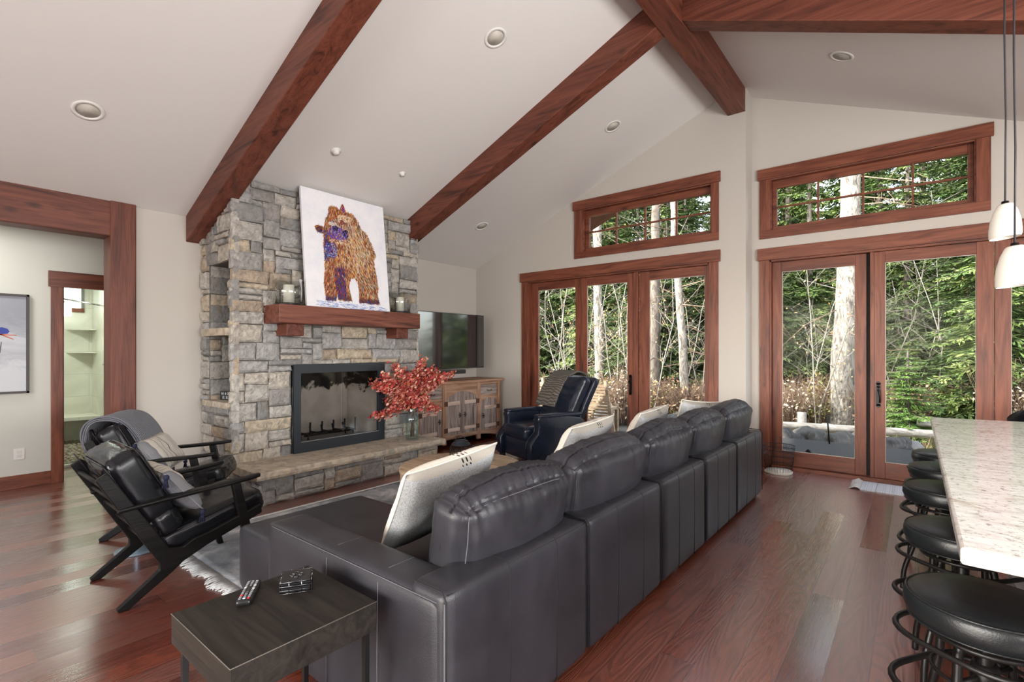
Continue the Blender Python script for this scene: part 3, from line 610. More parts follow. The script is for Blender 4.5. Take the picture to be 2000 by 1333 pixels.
for a, b in ((2.42, 2.60), (3.76, 3.93)): obj('corbel', bx((-5.04, a, 1.53), (-4.80, b, 1.652)), DK['x'], ml, world=True, bevel=.006)
# firebox: frame, refractory box, glass
fb = thing('tmp', (-5, 3.15, .31), None, None); fb.name = 'firebox'; fb.parent = FP; fb.location = (.3, .05, .31)
bm = nb(); X0 = -5.02; y0, y1, z0, z1 = 2.59, 3.72, .312, 1.24; iy0, iy1, iz0, iz1 = 2.665, 3.63, .43, 1.145
for a, b in (((X0, y0, z0), (X0 + .035, iy0, z1)), ((X0, iy1, z0), (X0 + .035, y1, z1)), ((X0, iy0, iz1), (X0 + .035, iy1, z1)), ((X0, iy0, z0), (X0 + .035, iy1, iz0))): box(bm, a, b)
obj('surround_frame', bm, FRAMEB, fb, world=True)
bm = nb(); box(bm, (X0 + .034, iy0, iz0 - .008), (X0 + .038, iy1, iz0)); obj('lower_trim', bm, SILVER, fb, world=True)
REF = mat('sooty_firebrick', (.3, .28, .26), .9); N = NT(REF); v = N.coords(); o_ = N.sep(v); nn = N.noise(v, 7, 5, .6, .6)
edge = N.math('ADD', N.math('SUBTRACT', o_[2], .92 - .31), N.math('MULTIPLY', N.math('SUBTRACT', nn, .5), .5)); k = N.ramp(edge, [(.0, (0, 0, 0)), (.04, (1, 1, 1))])
N.col(N.mix(N.ramp(N.noise(v, 4, 5), [(.3, (.42, .39, .36)), (.7, (.62, .58, .54))]), (.008, .008, .008), k))
bm = nb(); xb = -5.5
hull8(bm, [(X0, y0, z0), (X0, y0, z1), (xb, y0 + .16, z1), (xb, y0 + .16, z0), (X0, y0 + .02, z0), (X0, y0 + .02, z1), (xb + .01, y0 + .18, z1), (xb + .01, y0 + .18, z0)])
hull8(bm, [(X0, y1, z0), (X0, y1, z1), (xb, y1 - .16, z1), (xb, y1 - .16, z0), (X0, y1 - .02, z0), (X0, y1 - .02, z1), (xb + .01, y1 - .18, z1), (xb + .01, y1 - .18, z0)])
box(bm, (xb - .02, y0 + .14, z0), (xb, y1 - .14, z1)); box(bm, (xb, y0, z1 - .03), (X0, y1, z1)); bmesh.ops.recalc_face_normals(bm, faces=bm.faces); obj('firebrick_lining', bm, REF, fb, world=True)
obj('firebox_floor', bx((xb, y0 + .02, z0 + .05), (X0, y1 - .02, z0 + .075)), mat('ashy_floor', (.3, .29, .27), .95), fb, world=True)
for a, b in ((iy0, (iy0 + iy1) / 2), ((iy0 + iy1) / 2, iy1)): obj('glass_door', bx((X0 + .012, a + .003, iz0), (X0 + .016, b - .003, iz1)), GLASSF, fb, world=True)
t = thing('log_grate', (-5.25, 3.1, .387), 'black iron log grate inside the firebox', 'grate'); bm = nb()
for i in range(5):
    y = 2.84 + i * .14; tube(bm, [(-5.38, y, .52), (-5.36, y, .46), (-5.14, y, .46), (-5.12, y, .47), (-5.115, y, .60)], .011, 6)
tube(bm, [(-5.3, 2.80, .45), (-5.3, 3.44, .45)], .011, 6); tube(bm, [(-5.17, 2.80, .45), (-5.17, 3.44, .45)], .011, 6)
for y in (2.84, 3.40):
    for x in (-5.32, -5.16): tube(bm, [(x, y, .455), (x, y, .388)], .01, 6)
obj('grate_bars', bm, IRON, t, True, True)
# ------------------------------------------------------------ sofa
SF = thing('sectional_sofa', (-1.7, 3.1, 0), 'long charcoal leather sectional sofa with a chaise at its near end', 'sofa')
mods = [1.07, 1.95, 2.78, 3.55, 4.34, 5.20]
def rbox(bm, a, b, r, puff=(0, 0, 0), n=10, fn=None):
    c = [(p + q) / 2 for p, q in zip(a, b)]; softbox(bm, [q - p for p, q in zip(a, b)], r, puff, n, Matrix.Translation(c), fn)
for i, (a, b) in enumerate(zip(mods, mods[1:])):
    bm = nb(); rbox(bm, (-1.31, a + .003, .035), (-1.13, b - .003, .63), .032, (.004, 0, .004), 14)
    p = obj('back_panel', bm, LSOFA, SF, True, True)
    bm = nb(); fr = [.36, .70] if i == 0 else [.33, .68]
    for f in fr:
        y = a + (b - a) * f; tube(bm, [(-1.130, y, .05), (-1.1285, y, .3), (-1.130, y, .60), (-1.141, y, .621), (-1.165, y, .6315), (-1.30, y, .6315)], .0036, 6)
    for f in (.006, .994): y = a + (b - a) * f; tube(bm, [(-1.133, y, .06), (-1.131, y, .605), (-1.15, y, .63), (-1.3, y, .632)], .003, 6)
    tube(bm, [(-1.14, a + .02, .618), (-1.14, b - .02, .618)], .0022, 6)
    obj('seam', bm, SEAM, p, True, True)
bm = nb(); rbox(bm, (-2.32, 1.068, .035), (-1.135, 1.262, .605), .035, (0, .004, .004), 14); ar = obj('armrest', bm, LSOFA, SF, True, True)
bm = nb()
for x in (-1.47, -1.80): tube(bm, [(x, 1.0655, .05), (x, 1.064, .3), (x, 1.067, .57), (x, 1.083, .597), (x, 1.12, .6075), (x, 1.23, .6075)], .002, 6)
tube(bm, [(-1.17, 1.072, .592), (-2.26, 1.072, .592)], .0018, 6); tube(bm, [(-1.31, 1.267, .606), (-1.14, 1.09, .606)], .001, 6); tube(bm, [(-1.1345, 1.071, .05), (-1.1345, 1.071, .60)], .003, 6)
obj('stitching', bm, THREAD, ar, True, True)
bm = nb(); rbox(bm, (-2.96, 1.20, .05), (-1.32, 2.0, .415), .05, (.01, .006, .012), 16); ch = obj('chaise', bm, LSOFA, SF, True, True)
bm = nb(); tube(bm, [(-2.45, 1.1985, .06), (-2.45, 1.1985, .36)], .0018, 6); obj('stitching', bm, LSOFA, ch, True, True)
for a, b in zip(mods[1:], mods[2:]):
    bm = nb(); rbox(bm, (-2.16, a + .004, .05), (-1.32, b - .004, .28), .03, n=8); obj('seat_base', bm, LSOFA, SF, True, True)
    bm = nb(); rbox(bm, (-2.18, a + .006, .28), (-1.34, b - .006, .43), .06, (.01, 0, .02), 12); obj('seat_cushion', bm, LSOFA, SF, True, True)
bm = nb(); rbox(bm, (-2.16, 5.0, .05), (-1.32, 5.2, .60), .04, n=10); obj('armrest', bm, LSOFA, SF, True, True)
for x, y in ((-1.2, 1.15), (-1.2, 5.1), (-2.85, 1.3), (-2.85, 1.9), (-2.1, 2.6), (-2.1, 5.1), (-2.2, 1.15), (-1.2, 3.1)): obj('foot', bx((x - .025, y - .025, .0135 if x < -2 and 1.25 < y < 4.7 else 0), (x + .025, y + .025, .055)), BLKP, SF, world=True)
def cushion_fn(seed, tall, amp=.013):
    def fn(p, q):
        v = max(0.0, p[2]); k = v ** 2.6
        wr = -1.6 * abs(noise.noise(Vector((p[1] * 9 + seed + p[2] * .8, p[2] * .9, seed)))) - .7 * abs(noise.noise(Vector((p[1] * 20 + seed, p[2] * 1.5, 3)))) + .5
        e = max(0, 1 - abs(abs(p[0])) ) 
        q = q.copy(); s = 1 if q.x > 0 else -1
        if abs(p[0]) > .85: q.x += s * amp * k * wr
        if p[2] > .85: q.z += amp * .8 * wr - .010 * (1 if abs(p[0] - .2) < .06 else 0)
        q.z += .012 * noise.noise(Vector((p[1] * 2.2 + seed, 1, 5))) * k
        q.z -= .03 * k * abs(p[1]) ** 3
        q.x += s * .006 * noise.noise(Vector((p[1] * 3 + seed, p[2] * 3, 9)))
        q.y *= 1 - .05 * (1 - v) * (1 if p[2] > 0 else 1)
        return q
    return fn
for i, (a, b) in enumerate(zip(mods, mods[1:])):
    y0, y1 = (1.235 if i == 0 else a + .005), b + .01
    M_ = Matrix.Translation((-1.345, (y0 + y1) / 2, .632 if i == 0 else .655)) @ Matrix.Rotation(radians(11), 4, 'Y')
    bm = nb(); softbox(bm, (.20, y1 - y0, .50), .075, (.055, .012, .028), 56, M_, cushion_fn(i * 7.3 + 2, 1, .014)); c = obj('back_cushion', bm, LSOFA, SF, True, True)
    L = (y1 - y0) / 2; pts = []
    for k in range(33):
        t = -1 + 2 * k / 32; pts.append(M_ @ Vector((.085 - .02 * abs(t) ** 6 + .012 * (1 - t * t), t * (L - .03), .215 + .008 * (1 - t * t) - .035 * abs(t) ** 5)))
    bm = nb(); tube(bm, pts, .002, 6); tube(bm, [M_ @ Vector((.085 + .02 * (1 - (z / .22) ** 2), -L + .035 - .02 * (1 - (z / .22) ** 2) * 0, z)) for z in (.19, .1, 0, -.1, -.2)], .0018, 6); obj('seam', bm, THREAD if i == 0 else LSOFA, c, True, True)
# ------------------------------------------------------------ pillows
def pillow_mesh(bm, W, H, T, side, n=22, seed=0):
    """one face of a pillow in the local x-z plane, bulging to side*y"""
    def F(a, b):
        u, v = 2 * a - 1, 2 * b - 1; t = T / 2 * ((1 - u ** 4) * (1 - v ** 4)) ** .5
        x = u * W / 2 * (1 - .07 * (1 - v * v) * 0 - .06 * (1 - u * u) * 0) ; z = v * H / 2
        x *= 1 - .05 * (1 - v * v); z *= 1 - .05 * (1 - u * u)
        w_ = noise.noise(Vector((u * 2.5 + seed, v * 2.5, seed))) * .014 * (1 - u ** 4) * (1 - v ** 4)
        return Vector((x, side * (t + w_), z))
    grid_surface(bm, F, n, n)
wl = -1
def pillow(loc, rz, tilt, W, H, T, label, front, back, group=None, roll=0, tassels=False, name='throw_pillow', cat='pillow', seed=0):
    t = thing(name, loc, label, cat, rz, group); M_ = Matrix.Rotation(roll, 4, 'Y'); M2 = Matrix.Translation((0, 0, H / 2)) @ Matrix.Rotation(tilt, 4, 'X') @ M_
    for nm, mm, keep in (('front_cover', front, lambda s, u, v: s > 0 or max(u * wl * .97, v) > .93), ('back_cover', back, lambda s, u, v: s < 0 and max(u * wl * .97, v) < .93)):
        bm = nb()
        for side in (1, -1):
            k0 = len(bm.faces); pillow_mesh(bm, W, H, T, side, seed=seed); bm.faces.ensure_lookup_table(); kill = []
            for q, f in enumerate(bm.faces[k0:]):
                i, j = divmod(q, 22); u, v = 2 * (i + .5) / 22 - 1, 2 * (j + .5) / 22 - 1
                if not keep(side, u, v): kill.append(f)
            bmesh.ops.delete(bm, geom=kill, context='FACES')
        bmesh.ops.remove_doubles(bm, verts=bm.verts, dist=1e-4); bmesh.ops.recalc_face_normals(bm, faces=bm.faces); o = obj(nm, bm, mm, t, True); o.matrix_local = M2
    bm = nb(); pts = []
    for a, b in [(-1, -1), (1, -1), (1, 1), (-1, 1)]: pts.append(Vector((a * W / 2, 0, b * H / 2)))
    ring = []
    for k in range(4):
        p, q = pts[k], pts[(k + 1) % 4]
        for s in range(12):
            f = s / 12; c = p.lerp(q, f); u, v = c.x / (W / 2), c.z / (H / 2); ring.append(Vector((c.x * (1 - .05 * (1 - v * v)), 0, c.z * (1 - .05 * (1 - u * u)))))
    tube(bm, ring, .004, 6, closed=True); o = obj('piping', bm, CREAM if front != STRIP else front, t, True); o.matrix_local = M2
    if tassels:
        for a, b in [(-1, -1), (1, -1), (1, 1), (-1, 1)]:
            bm = nb(); R = random.Random(3)
            lathe(bm, [(.004, 0), (.014, -.006), (.016, -.02), (.010, -.03)], n=10)
            for k in range(26): an, rr = R.uniform(0, 6.28), R.uniform(.0, .014); tube(bm, [(rr * .5 * cos(an), rr * .5 * sin(an), -.025), (rr * 1.5 * cos(an), rr * 1.5 * sin(an), -.075)], .002, 4)
            o = obj('tassel', bm, NAVYF, t, True); c = M2 @ Vector((a * W / 2, 0, b * H / 2)); o.location = c
    return t
# local +y (front) must face -X (towards the fireplace): rz = +90deg
pillow((-1.77, 1.64, .445), pi / 2, radians(34), .54, .50, .16, 'white-fronted grey-backed throw pillow nearest the sofa arm, the largest', CREAME, LINEN, roll=radians(-8), seed=1)
pillow((-1.785, 2.93, .45), pi / 2 + .04, radians(30), .58, .50, .16, 'white-fronted grey-backed throw pillow on the sofa in front of the recliner', CREAME, LINEN, roll=radians(-3), seed=2)
pillow((-1.76, 3.90, .45), pi / 2 + .03, radians(28), .56, .49, .16, 'white-fronted grey-backed throw pillow on the sofa before the glass door post', CREAME, LINEN, roll=radians(-3), seed=3)
pillow((-1.60, 4.72, .43), pi / 2 - .5, radians(16), .50, .50, .15, 'white throw pillow propped in the far end of the sofa', CREAME, LINEN, roll=radians(5), seed=4)
# ------------------------------------------------------------ end table with remote and coasters
ET = thing('end_table', (-1.62, .78, 0), 'dark smoky wood end table beside the near sofa arm', 'end table')
x0, x1, y0, y1 = -1.842, -1.398, .553, 1.012
obj('tabletop', bx((x0, y0, .455), (x1, y1, .55)), STT, ET, world=True, bevel=.0025)
bm = nb(); e = .0016
tube(bm, [(x0, y0, .5495), (x1, y0, .5495), (x1, y1, .5495)], e, 6); obj('worn_edge', bm, mat('worn_pale_edge', (.10, .085, .07), .6), ET, True, True)
for x, y in ((x1 - .035, y1 - .035), (x1 - .035, y0 + .02), (x0 + .02, y1 - .035), (x0 + .02, y0 + .02)): obj('leg', bx((x, y, 0), (x + .018, y + .018, .456)), IRON, ET, world=True)
for y in (y0 + .02, y1 - .035): obj('floor_stretcher', bx((x0 + .038, y, 0), (x1 - .036, y + .018, .018)), IRON, ET, world=True)
def remote():
    t = thing('remote_control', (-1.772, .762, .55), 'black remote control with tiny coloured buttons on the end table', 'remote', rz=radians(54))
    bm = nb(); softbox(bm, (.046, .165, .020), .009, (0, 0, .003), 12, Matrix.Translation((0, 0, .011))); obj('body', bm, BLKP, t, True)
    R = random.Random(2); cols = [mat('button_red', (.5, .02, .02), .4), mat('button_green', (.03, .35, .07), .4), mat('button_white', (.6, .6, .6), .4), mat('button_grey', (.2, .2, .22), .4)]
    for cm in range(4):
        for r in range(12):
            for c in range(3):
                if [3, 3, 2, 3, 3, 2, 3, 1, 2, 3, 0, 3, 3, 2, 3, 3, 3][(r * 3 + c * 5 + r * r) % 17] != cm: continue
                bm = nb(); lathe(bm, [(.0045, 0), (.0045, .002), (0, .0026)], c=((c - 1) * .013, -.068 + r * .0115, .0215), n=10); obj('button', bm, cols[cm], t, True)
    return t
remote()
def coasters():
    t = thing('coaster_set', (-1.705, .895, .55), 'stack of black coasters in a metal holder on the end table', 'coaster set', rz=radians(58))
    for k in range(5): obj('coaster', bx((-.046, -.046, .004 + k * .008), (.046, .046, .010 + k * .008)), BLKP, t, bevel=.001)
    bm = nb()
    for x in (-.05, .05):
        tube(bm, [(x, -.02, .002), (x, -.02, .046)], .0016, 6); tube(bm, [(x, .02, .002), (x, .02, .046)], .0016, 6)
    for y in (-.05, .05): tube(bm, [(-.02, y, .002), (-.02, y, .046)], .0016, 6); tube(bm, [(.02, y, .002), (.02, y, .046)], .0016, 6)
    for z in (.002, .012, .026, .040): tube(bm, [(-.05, -.05, z), (.05, -.05, z), (.05, .05, z), (-.05, .05, z)], .0014, 6, closed=True)
    obj('holder', bm, CHROMED, t, True)
    bm = nb()
    for a in range(4):
        M_ = Matrix.Rotation(a * pi / 2, 4, 'Z'); tube(bm, [M_ @ Vector(p) for p in spline([(.004, 0, .0435), (.014, .008, .044), (.022, 0, .044), (.014, -.008, .044), (.004, 0, .0435)], 5)], .0012, 5)
        tube(bm, [M_ @ Vector((.006, .006, .0435)), M_ @ Vector((.016, .016, .0435))], .0012, 5)
    obj('star_emblem', bm, CHROMED, t, True)
coasters()
# ------------------------------------------------------------ rug, mat
RUGR = thing('area_rug', (-3.0, 2.9, 0), 'large washed grey area rug with white fringe under the seating', 'rug')
bm = nb()
grid_surface(bm, lambda a, b: Vector((-4.215 + a * 2.6 + .006 * noise.noise(Vector((b * 9, 0, 1))), 1.25 + b * 3.40, .010 + .001 * noise.noise(Vector((a * 20, b * 20, 0))))), 40, 60); o = obj('pile', bm, RUGM, RUGR, True, True)
sm = o.modifiers.new('t', 'SOLIDIFY'); sm.thickness = .009; sm.offset = -1
obj('white_border', bx((-4.232, 1.25, .0), (-4.20, 4.65, .0125)), FRINGE, RUGR, world=True, bevel=.003)
bm = nb(); R = random.Random(9)
for k in range(400):
    x = -4.21 + 2.6 * k / 400 + R.uniform(-.004, .004); c = .035 * noise.noise(Vector((x * 7, 0, 4))); L = .075 + .03 * R.random() + c
    tube(bm, [(x, 1.255, .010), (x + R.uniform(-.008, .008) + c * .3, 1.255 - L * .5, .009), (x + R.uniform(-.02, .02) + c, 1.255 - L, .004)], .0035, 4)
obj('fringe', bm, FRINGE, RUGR, True, True)
DM = thing('door_mat', (-.2, 6.2, 0), 'narrow pale blue striped mat with tassels before the right doors', 'mat')
obj('woven_mat', bx((-.43, 6.02, 0), (.62, 6.40, .012)), MATM, DM, world=True, bevel=.003)
bm = nb()
for k in range(70):
    y = 6.02 + .38 * k / 70; tube(bm, [(-.425, y, .012), (-.46, y + R.uniform(-.01, .01), .028 + R.uniform(-.008, .012)), (-.505 + R.uniform(-.015, .01), y + R.uniform(-.015, .015), .008)], .004, 4)
obj('fringe', bm, FRINGE, DM, True, True)
# ------------------------------------------------------------ low slung armchairs (local: x width, y forward, origin between the rear feet)
def armchair(loc, rz, label, group):
    t = thing('lounge_armchair', loc, label, 'armchair', rz, group); hw = .285
    for s in (-1, 1):
        x0, x1 = s * hw - .016, s * hw + .016
        obj('side_frame', px([(-.095, .715), (-.05, .745), (-.035, .735), (.235, .275), (.30, .262), (.36, .295), (.44, .31), (.74, .405), (.745, .345), (.43, .235), (.30, .175), (.25, .135), (.045, .0), (.0, .0), (-.005, .02), (.185, .165), (.185, .20)], x0, x1), BKW, t, bevel=.006)
        obj('front_post', px([(.565, .56), (.615, .565), (.665, .33), (.735, .0135), (.70, .0135), (.61, .32)], x0 - .001, x1 + .001), BKW, t, bevel=.005)
        bm = nb()
        prof = [(-.0, .535, .022), (.15, .548, .034), (.35, .562, .038), (.55, .572, .036), (.68, .582, .030), (.735, .588, .018)]
        L = []
        for y, z, w_ in prof: L.append([bm.verts.new((s * hw + a * w_, y, z + b)) for a, b in ((-1, .004), (-.8, .012), (.8, .012), (1, .004), (.8, -.012), (-.8, -.012))])
        for a, b in zip(L, L[1:]):
            for k in range(6): bm.faces.new((a[k], a[(k + 1) % 6], b[(k + 1) % 6], b[k]))
        bm.faces.new(L[0][::-1]); bm.faces.new(L[-1]); bmesh.ops.recalc_face_normals(bm, faces=bm.faces); obj('armrest', bm, BKW, t, True, bevel=.004)
    for k in range(5):
        f = .06 + k * .2; y, z = -.07 + f * .30, .70 - f * .49; bm = nb(); tube(bm, [(-hw + .01, y, z), (hw - .01, y, z)], .014, 10); obj('back_slat', bm, BKW, t, True)
    for y, z in ((.30, .215), (.70, .345)): obj('cross_rail', bx((-hw + .01, y - .012, z), (hw - .01, y + .012, z + .04)), BKW, t, bevel=.003)
    def wr(p, q):
        q = q.copy(); n_ = noise.noise(Vector((p[0] * 4 + rz, p[1] * 4, p[2] * 4))); q += Vector((0, .008 * n_, .008 * n_ * (1 if p[2] > 0 else .3))); return q
    def seg(nm, c, size, ang, r, puff, n=18):
        bm = nb(); softbox(bm, size, r, puff, n, Matrix.Translation(c) @ Matrix.Rotation(ang, 4, 'X'), wr); return obj(nm, bm, LBLK, t, True)
    sc = seg('seat_cushion', (0, .49, .345), (.515, .60, .145), radians(15), .045, (.004, .01, .014))
    b1 = seg('back_cushion', (0, .118, .625), (.53, .18, .43), radians(28), .055, (.004, .024, .02)); b2 = seg('back_cushion', (0, .235, .405), (.53, .15, .17), radians(28), .05, (.004, .014, .004))
    for par, c, size, ang in ((sc, (0, .49, .345), (.515, .60, .145), radians(15)), (b1, (0, .118, .625), (.53, .18, .43), radians(28))):
        bm = nb(); M_ = Matrix.Translation(c) @ Matrix.Rotation(ang, 4, 'X'); hx, hy, hz = [q / 2 for q in size]
        if par is sc: loops = [[(sx * (hx - .012), sy * (hy - .012), z) for sx, sy in ((-1, -1), (1, -1), (1, 1), (-1, 1))] for z in (hz - .014, -hz + .014)]
        else: loops = [[(sx * (hx - .012), y, sz * (hz - .012)) for sx, sz in ((-1, -1), (1, -1), (1, 1), (-1, 1))] for y in (hy - .012, -hy + .012)]
        for lp in loops:
            P = []
            for k in range(4):
                a, b = Vector(lp[k]), Vector(lp[(k + 1) % 4])
                for q in range(8): P.append(M_ @ a.lerp(b, .06 + .88 * q / 7))
            tube(bm, P, .0045, 6, closed=True)
        obj('piping', bm, LBLK, par, True)
    for x in (-.17, .17):
        bm = nb(); grid_surface(bm, lambda a, b: Vector((x - .02 + .04 * a, -.085 - .012 + .27 * b, .80 - .46 * b - .0)), 2, 10); o = obj('strap', bm, LBLK, t, True); s_ = o.modifiers.new('t', 'SOLIDIFY'); s_.thickness = .005
    return t
armchair((-3.565, .74, 0), 0, 'black leather wood-framed armchair nearest the camera, striped pillow in its lap', 'black lounge armchairs')
armchair((-4.84, 1.09, 0), radians(-33), 'black leather wood-framed armchair by the stone hearth with grey throw', 'black lounge armchairs')
pillow((-3.55, 1.05, .42), 0, radians(38), .56, .30, .13, 'striped cream lumbar pillow with navy tassels on the near armchair', STRIP, GREYLN, roll=0, tassels=True, seed=6, name='lumbar_pillow')
pillow((-4.64, 1.33, .43), radians(-33), radians(36), .54, .30, .13, 'striped cream lumbar pillow on the armchair by the hearth', STRIP, GREYLN, roll=0, tassels=True, seed=8, name='lumbar_pillow')
def drape(name, label, loc, rz, path, x0, x1, thick, m, seed, folds=2, amp=.006):
    P = spline(path, 10); t = thing(name, loc, label, 'throw blanket', rz)
    for k in range(folds):
        off = k * (thick + .004)
        def F(a, b, off=off):
            f = a * (len(P) - 1); i = min(int(f), len(P) - 2); p = P[i].lerp(P[i + 1], f - i); tg = (P[i + 1] - P[i]).normalized(); nr = Vector((0, -tg.z, tg.y)); nr = -nr if nr.z < 0 and abs(tg.z) < .9 else nr
            x = x0 + (x1 - x0) * b + .008 * noise.noise(Vector((a * 6, b * 2, seed + k)))
            return Vector((x + p.x, p.y, p.z)) + nr * (off + amp * noise.noise(Vector((a * 7, b * 6, seed + k * 3))))
        bm = nb(); grid_surface(bm, F, 60, 24); o = obj('folded_layer', bm, m, t, True); s_ = o.modifiers.new('t', 'SOLIDIFY'); s_.thickness = thick; s_.offset = 0
    return t
drape('throw_blanket', 'grey ribbed throw folded over the back of the armchair by the hearth', (-4.84, 1.09, 0), radians(-33), [(0, -.10, .64), (0, -.125, .74), (0, -.10, .83), (0, -.02, .865), (0, .08, .845), (0, .16, .76), (0, .21, .66), (0, .245, .585)], -.27, .20, .009, THROWG, 2, 3, .004)
# side table between the armchairs, with a book
ST = thing('pedestal_side_table', (-4.20, 1.06, 0), 'small blue grey pedestal table between the two armchairs', 'side table'); BG = mat('blue_grey_metal', (.22, .29, .36), .35, .5)
bm = nb(); lathe(bm, [(0, 0), (.13, 0), (.132, .008), (.10, .014), (.02, .022)], n=36, cap=False); obj('base', bm, BG, ST, True)
bm = nb(); lathe(bm, [(.015, .015), (.015, .525)], n=20, cap=False); obj('stem', bm, BG, ST, True)
bm = nb(); lathe(bm, [(0, .515), (.15, .515), (.155, .522), (.155, .532), (.15, .535), (0, .535)], n=40, cap=False); obj('tabletop', bm, BG, ST, True)
BK = thing('book', (-4.22, 1.08, .536), 'pale book lying between the two armchairs', 'book', rz=radians(35))
obj('cover', bx((-.085, -.11, 0), (.085, .11, .028)), mat('pale_book_cover', (.62, .65, .68), .5), BK, bevel=.002); obj('pages', bx((-.08, -.112, .004), (.087, .105, .024)), mat('paper_pages', (.72, .71, .68), .9), BK)
# ------------------------------------------------------------ recliner (local: y forward)
def recliner():
    t = thing('recliner_chair', (-3.70, 5.19, 0), 'glossy navy black leather recliner tilted back by the glass doors', 'recliner', rz=radians(160)); hw = .355
    def sb(nm, a, b, r, puff=(0, 0, 0), n=12, M_=None, fn=None, par=t):
        bm = nb(); c = [(p + q) / 2 for p, q in zip(a, b)]; softbox(bm, [q - p for p, q in zip(a, b)], r, puff, n, (Matrix.Translation(c) if M_ is None else M_), fn); return obj(nm, bm, LNVY, par, True)
    sb('base', (-hw + .09, -.36, .06), (hw - .09, .36, .29), .03)
    sb('footrest_panel', (-hw + .085, .33, .07), (hw - .085, .40, .31), .025, (0, .012, 0))
    sb('seat_cushion', (-hw + .09, -.30, .29), (hw - .09, .42, .465), .055, (0, .015, .022), 16)
    for s in (-1, 1):
        prof = [(-.42, .06), (.43, .06), (.445, .10), (.44, .28), (.40, .34), (.34, .40), (.32, .48), (.335, .555), (.33, .60), (.29, .615), (-.05, .60), (-.30, .565), (-.36, .52), (-.44, .30)]
        o = obj('arm', px(prof, s * hw - .055, s * hw + .055), LNVY, t, bevel=.022, seg=4)
        for p in o.data.polygons: p.use_smooth = True
        bm = nb()
        for dx in (-.045, .045): tube(bm, spline([(s * hw + dx, .445, .09), (s * hw + dx, .442, .28), (s * hw + dx, .40, .345), (s * hw + dx, .335, .41), (s * hw + dx, .322, .49), (s * hw + dx, .336, .57)], 5), .006, 6)
        obj('piping', bm, LNVY, o, True)
        sb('arm_top', (s * hw - .06, -.34, .575), (s * hw + .06, .335, .625), .024, (0, 0, .006), 10, par=o)
        obj('foot', bx((s * (hw - .02) - .03, .36, 0), (s * (hw - .02) + .03, .42, .065)), BLKP, t, bevel=.004); obj('foot', bx((s * (hw - .02) - .03, -.40, 0), (s * (hw - .02) + .03, -.34, .065)), BLKP, t, bevel=.004)
    def bk(p, q):
        q = q.copy(); k = (1 - p[0] ** 2)
        if p[1] > .5: q.y += -.016 * max(0, 1 - abs(p[2] - .25) / .1) * k + .010 * noise.noise(Vector((p[0] * 5, p[2] * 8, 2)))
        q.x *= 1 + .06 * max(0, p[2]) ; return q
    MB_ = Matrix.Translation((0, -.41, .745)) @ Matrix.Rotation(radians(27), 4, 'X')
    sb('back_shell', (-.345, -.05, -.34), (.345, .05, .345), .03, (0, 0, .01), 14, MB_ @ Matrix.Translation((0, -.06, .0)), bk)
    sb('back_cushion', (-.325, -.08, -.31), (.325, .08, .315), .06, (.0, .04, .01), 24, MB_ @ Matrix.Translation((0, .055, -.01)), bk)
    return t
recliner()
drape('throw_blanket', 'chunky tweed knit throw hanging over the recliner back', (-3.70, 5.19, 0), radians(160), [(0, -.70, .90), (0, -.73, 1.0), (0, -.68, 1.075), (0, -.56, 1.10), (0, -.42, 1.045), (0, -.31, .92), (0, -.235, .79), (0, -.17, .655)], -.03, .40, .022, THROWK, 5, 1, .012)
# ------------------------------------------------------------ drum coffee table with lantern
CT = thing('coffee_table', (-3.05, 3.08, .012), 'round pale oak drum coffee table in the middle of the rug', 'coffee table')
bm = nb(); lathe(bm, [(.0, .345), (.515, .345), (.53, .36), (.53, .375), (.515, .388), (0, .388)], n=72, cap=False); obj('tabletop', bm, OAK, CT, True)
bm = nb(); n = 40
for k in range(n):
    a0, a1 = 2 * pi * k / n + .006, 2 * pi * (k + 1) / n - .006; r0, r1 = .485, .518
    hull8(bm, [(r * cos(a), r * sin(a), z) for z in (0, .346) for r, a in ((r0, a0), (r1, a0), (r1, a1), (r0, a1))])
bmesh.ops.recalc_face_normals(bm, faces=bm.faces); obj('staved_drum', bm, OAKZ, CT, bevel=.004)
LN = thing('candle_lantern', (-3.13, 3.155, .40), 'dark wire mesh candle lantern standing on the coffee table', 'lantern')
bm = nb()
for k in range(28):
    a = 2 * pi * k / 28; tube(bm, [(r * cos(a + q), r * sin(a + q), z) for r, z, q in ((.075, .004, 0), (.095, .04, .1), (.10, .09, .2), (.095, .135, .3), (.082, .155, .35))], .0012, 4)
for z, r in ((.004, .075), (.03, .090), (.06, .098), (.09, .10), (.12, .098), (.155, .082)): tube(bm, circ((0, 0, z), r, 32), .0018, 5, closed=True)
obj('wire_cage', bm, IRON, LN, True)
bm = nb(); lathe(bm, [(.0, .0), (.08, .0), (.08, .006), (0, .006)], n=32, cap=False); obj('base', bm, IRON, LN, True)
bm = nb(); lathe(bm, [(.086, .152), (.078, .166), (.06, .178), (.058, .186), (.064, .186), (.0, .182)], n=32, cap=False); tube(bm, [(.062 * cos(a), 0, .184 + .045 * sin(a)) for a in [pi * k / 16 for k in range(17)]][:17], .003, 6); obj('lid', bm, mat('lantern_lid', (.02, .025, .035), .45, .5), LN, True)
o = tag(obj('pillar_candle', bm := nb(), WAX), None); bpy.data.objects.remove(o)
def candle(x, y, z, r, h, label, group=None):
    t = thing('pillar_candle', (x, y, z), label, 'candle', group=group); bm = nb(); lathe(bm, [(0, 0), (r, 0), (r, h - .004), (r - .004, h), (r * .5, h - .004), (0, h - .005)], n=28, cap=False); obj('wax_body', bm, WAX, t, True)
    bm = nb(); tube(bm, [(0, 0, h - .006), (.002, 0, h + .012)], .0015, 5); obj('wick', bm, BLKP, t)
candle(-3.13, 3.155, .407, .034, .075, 'white pillar candle inside the wire lantern on the coffee table')
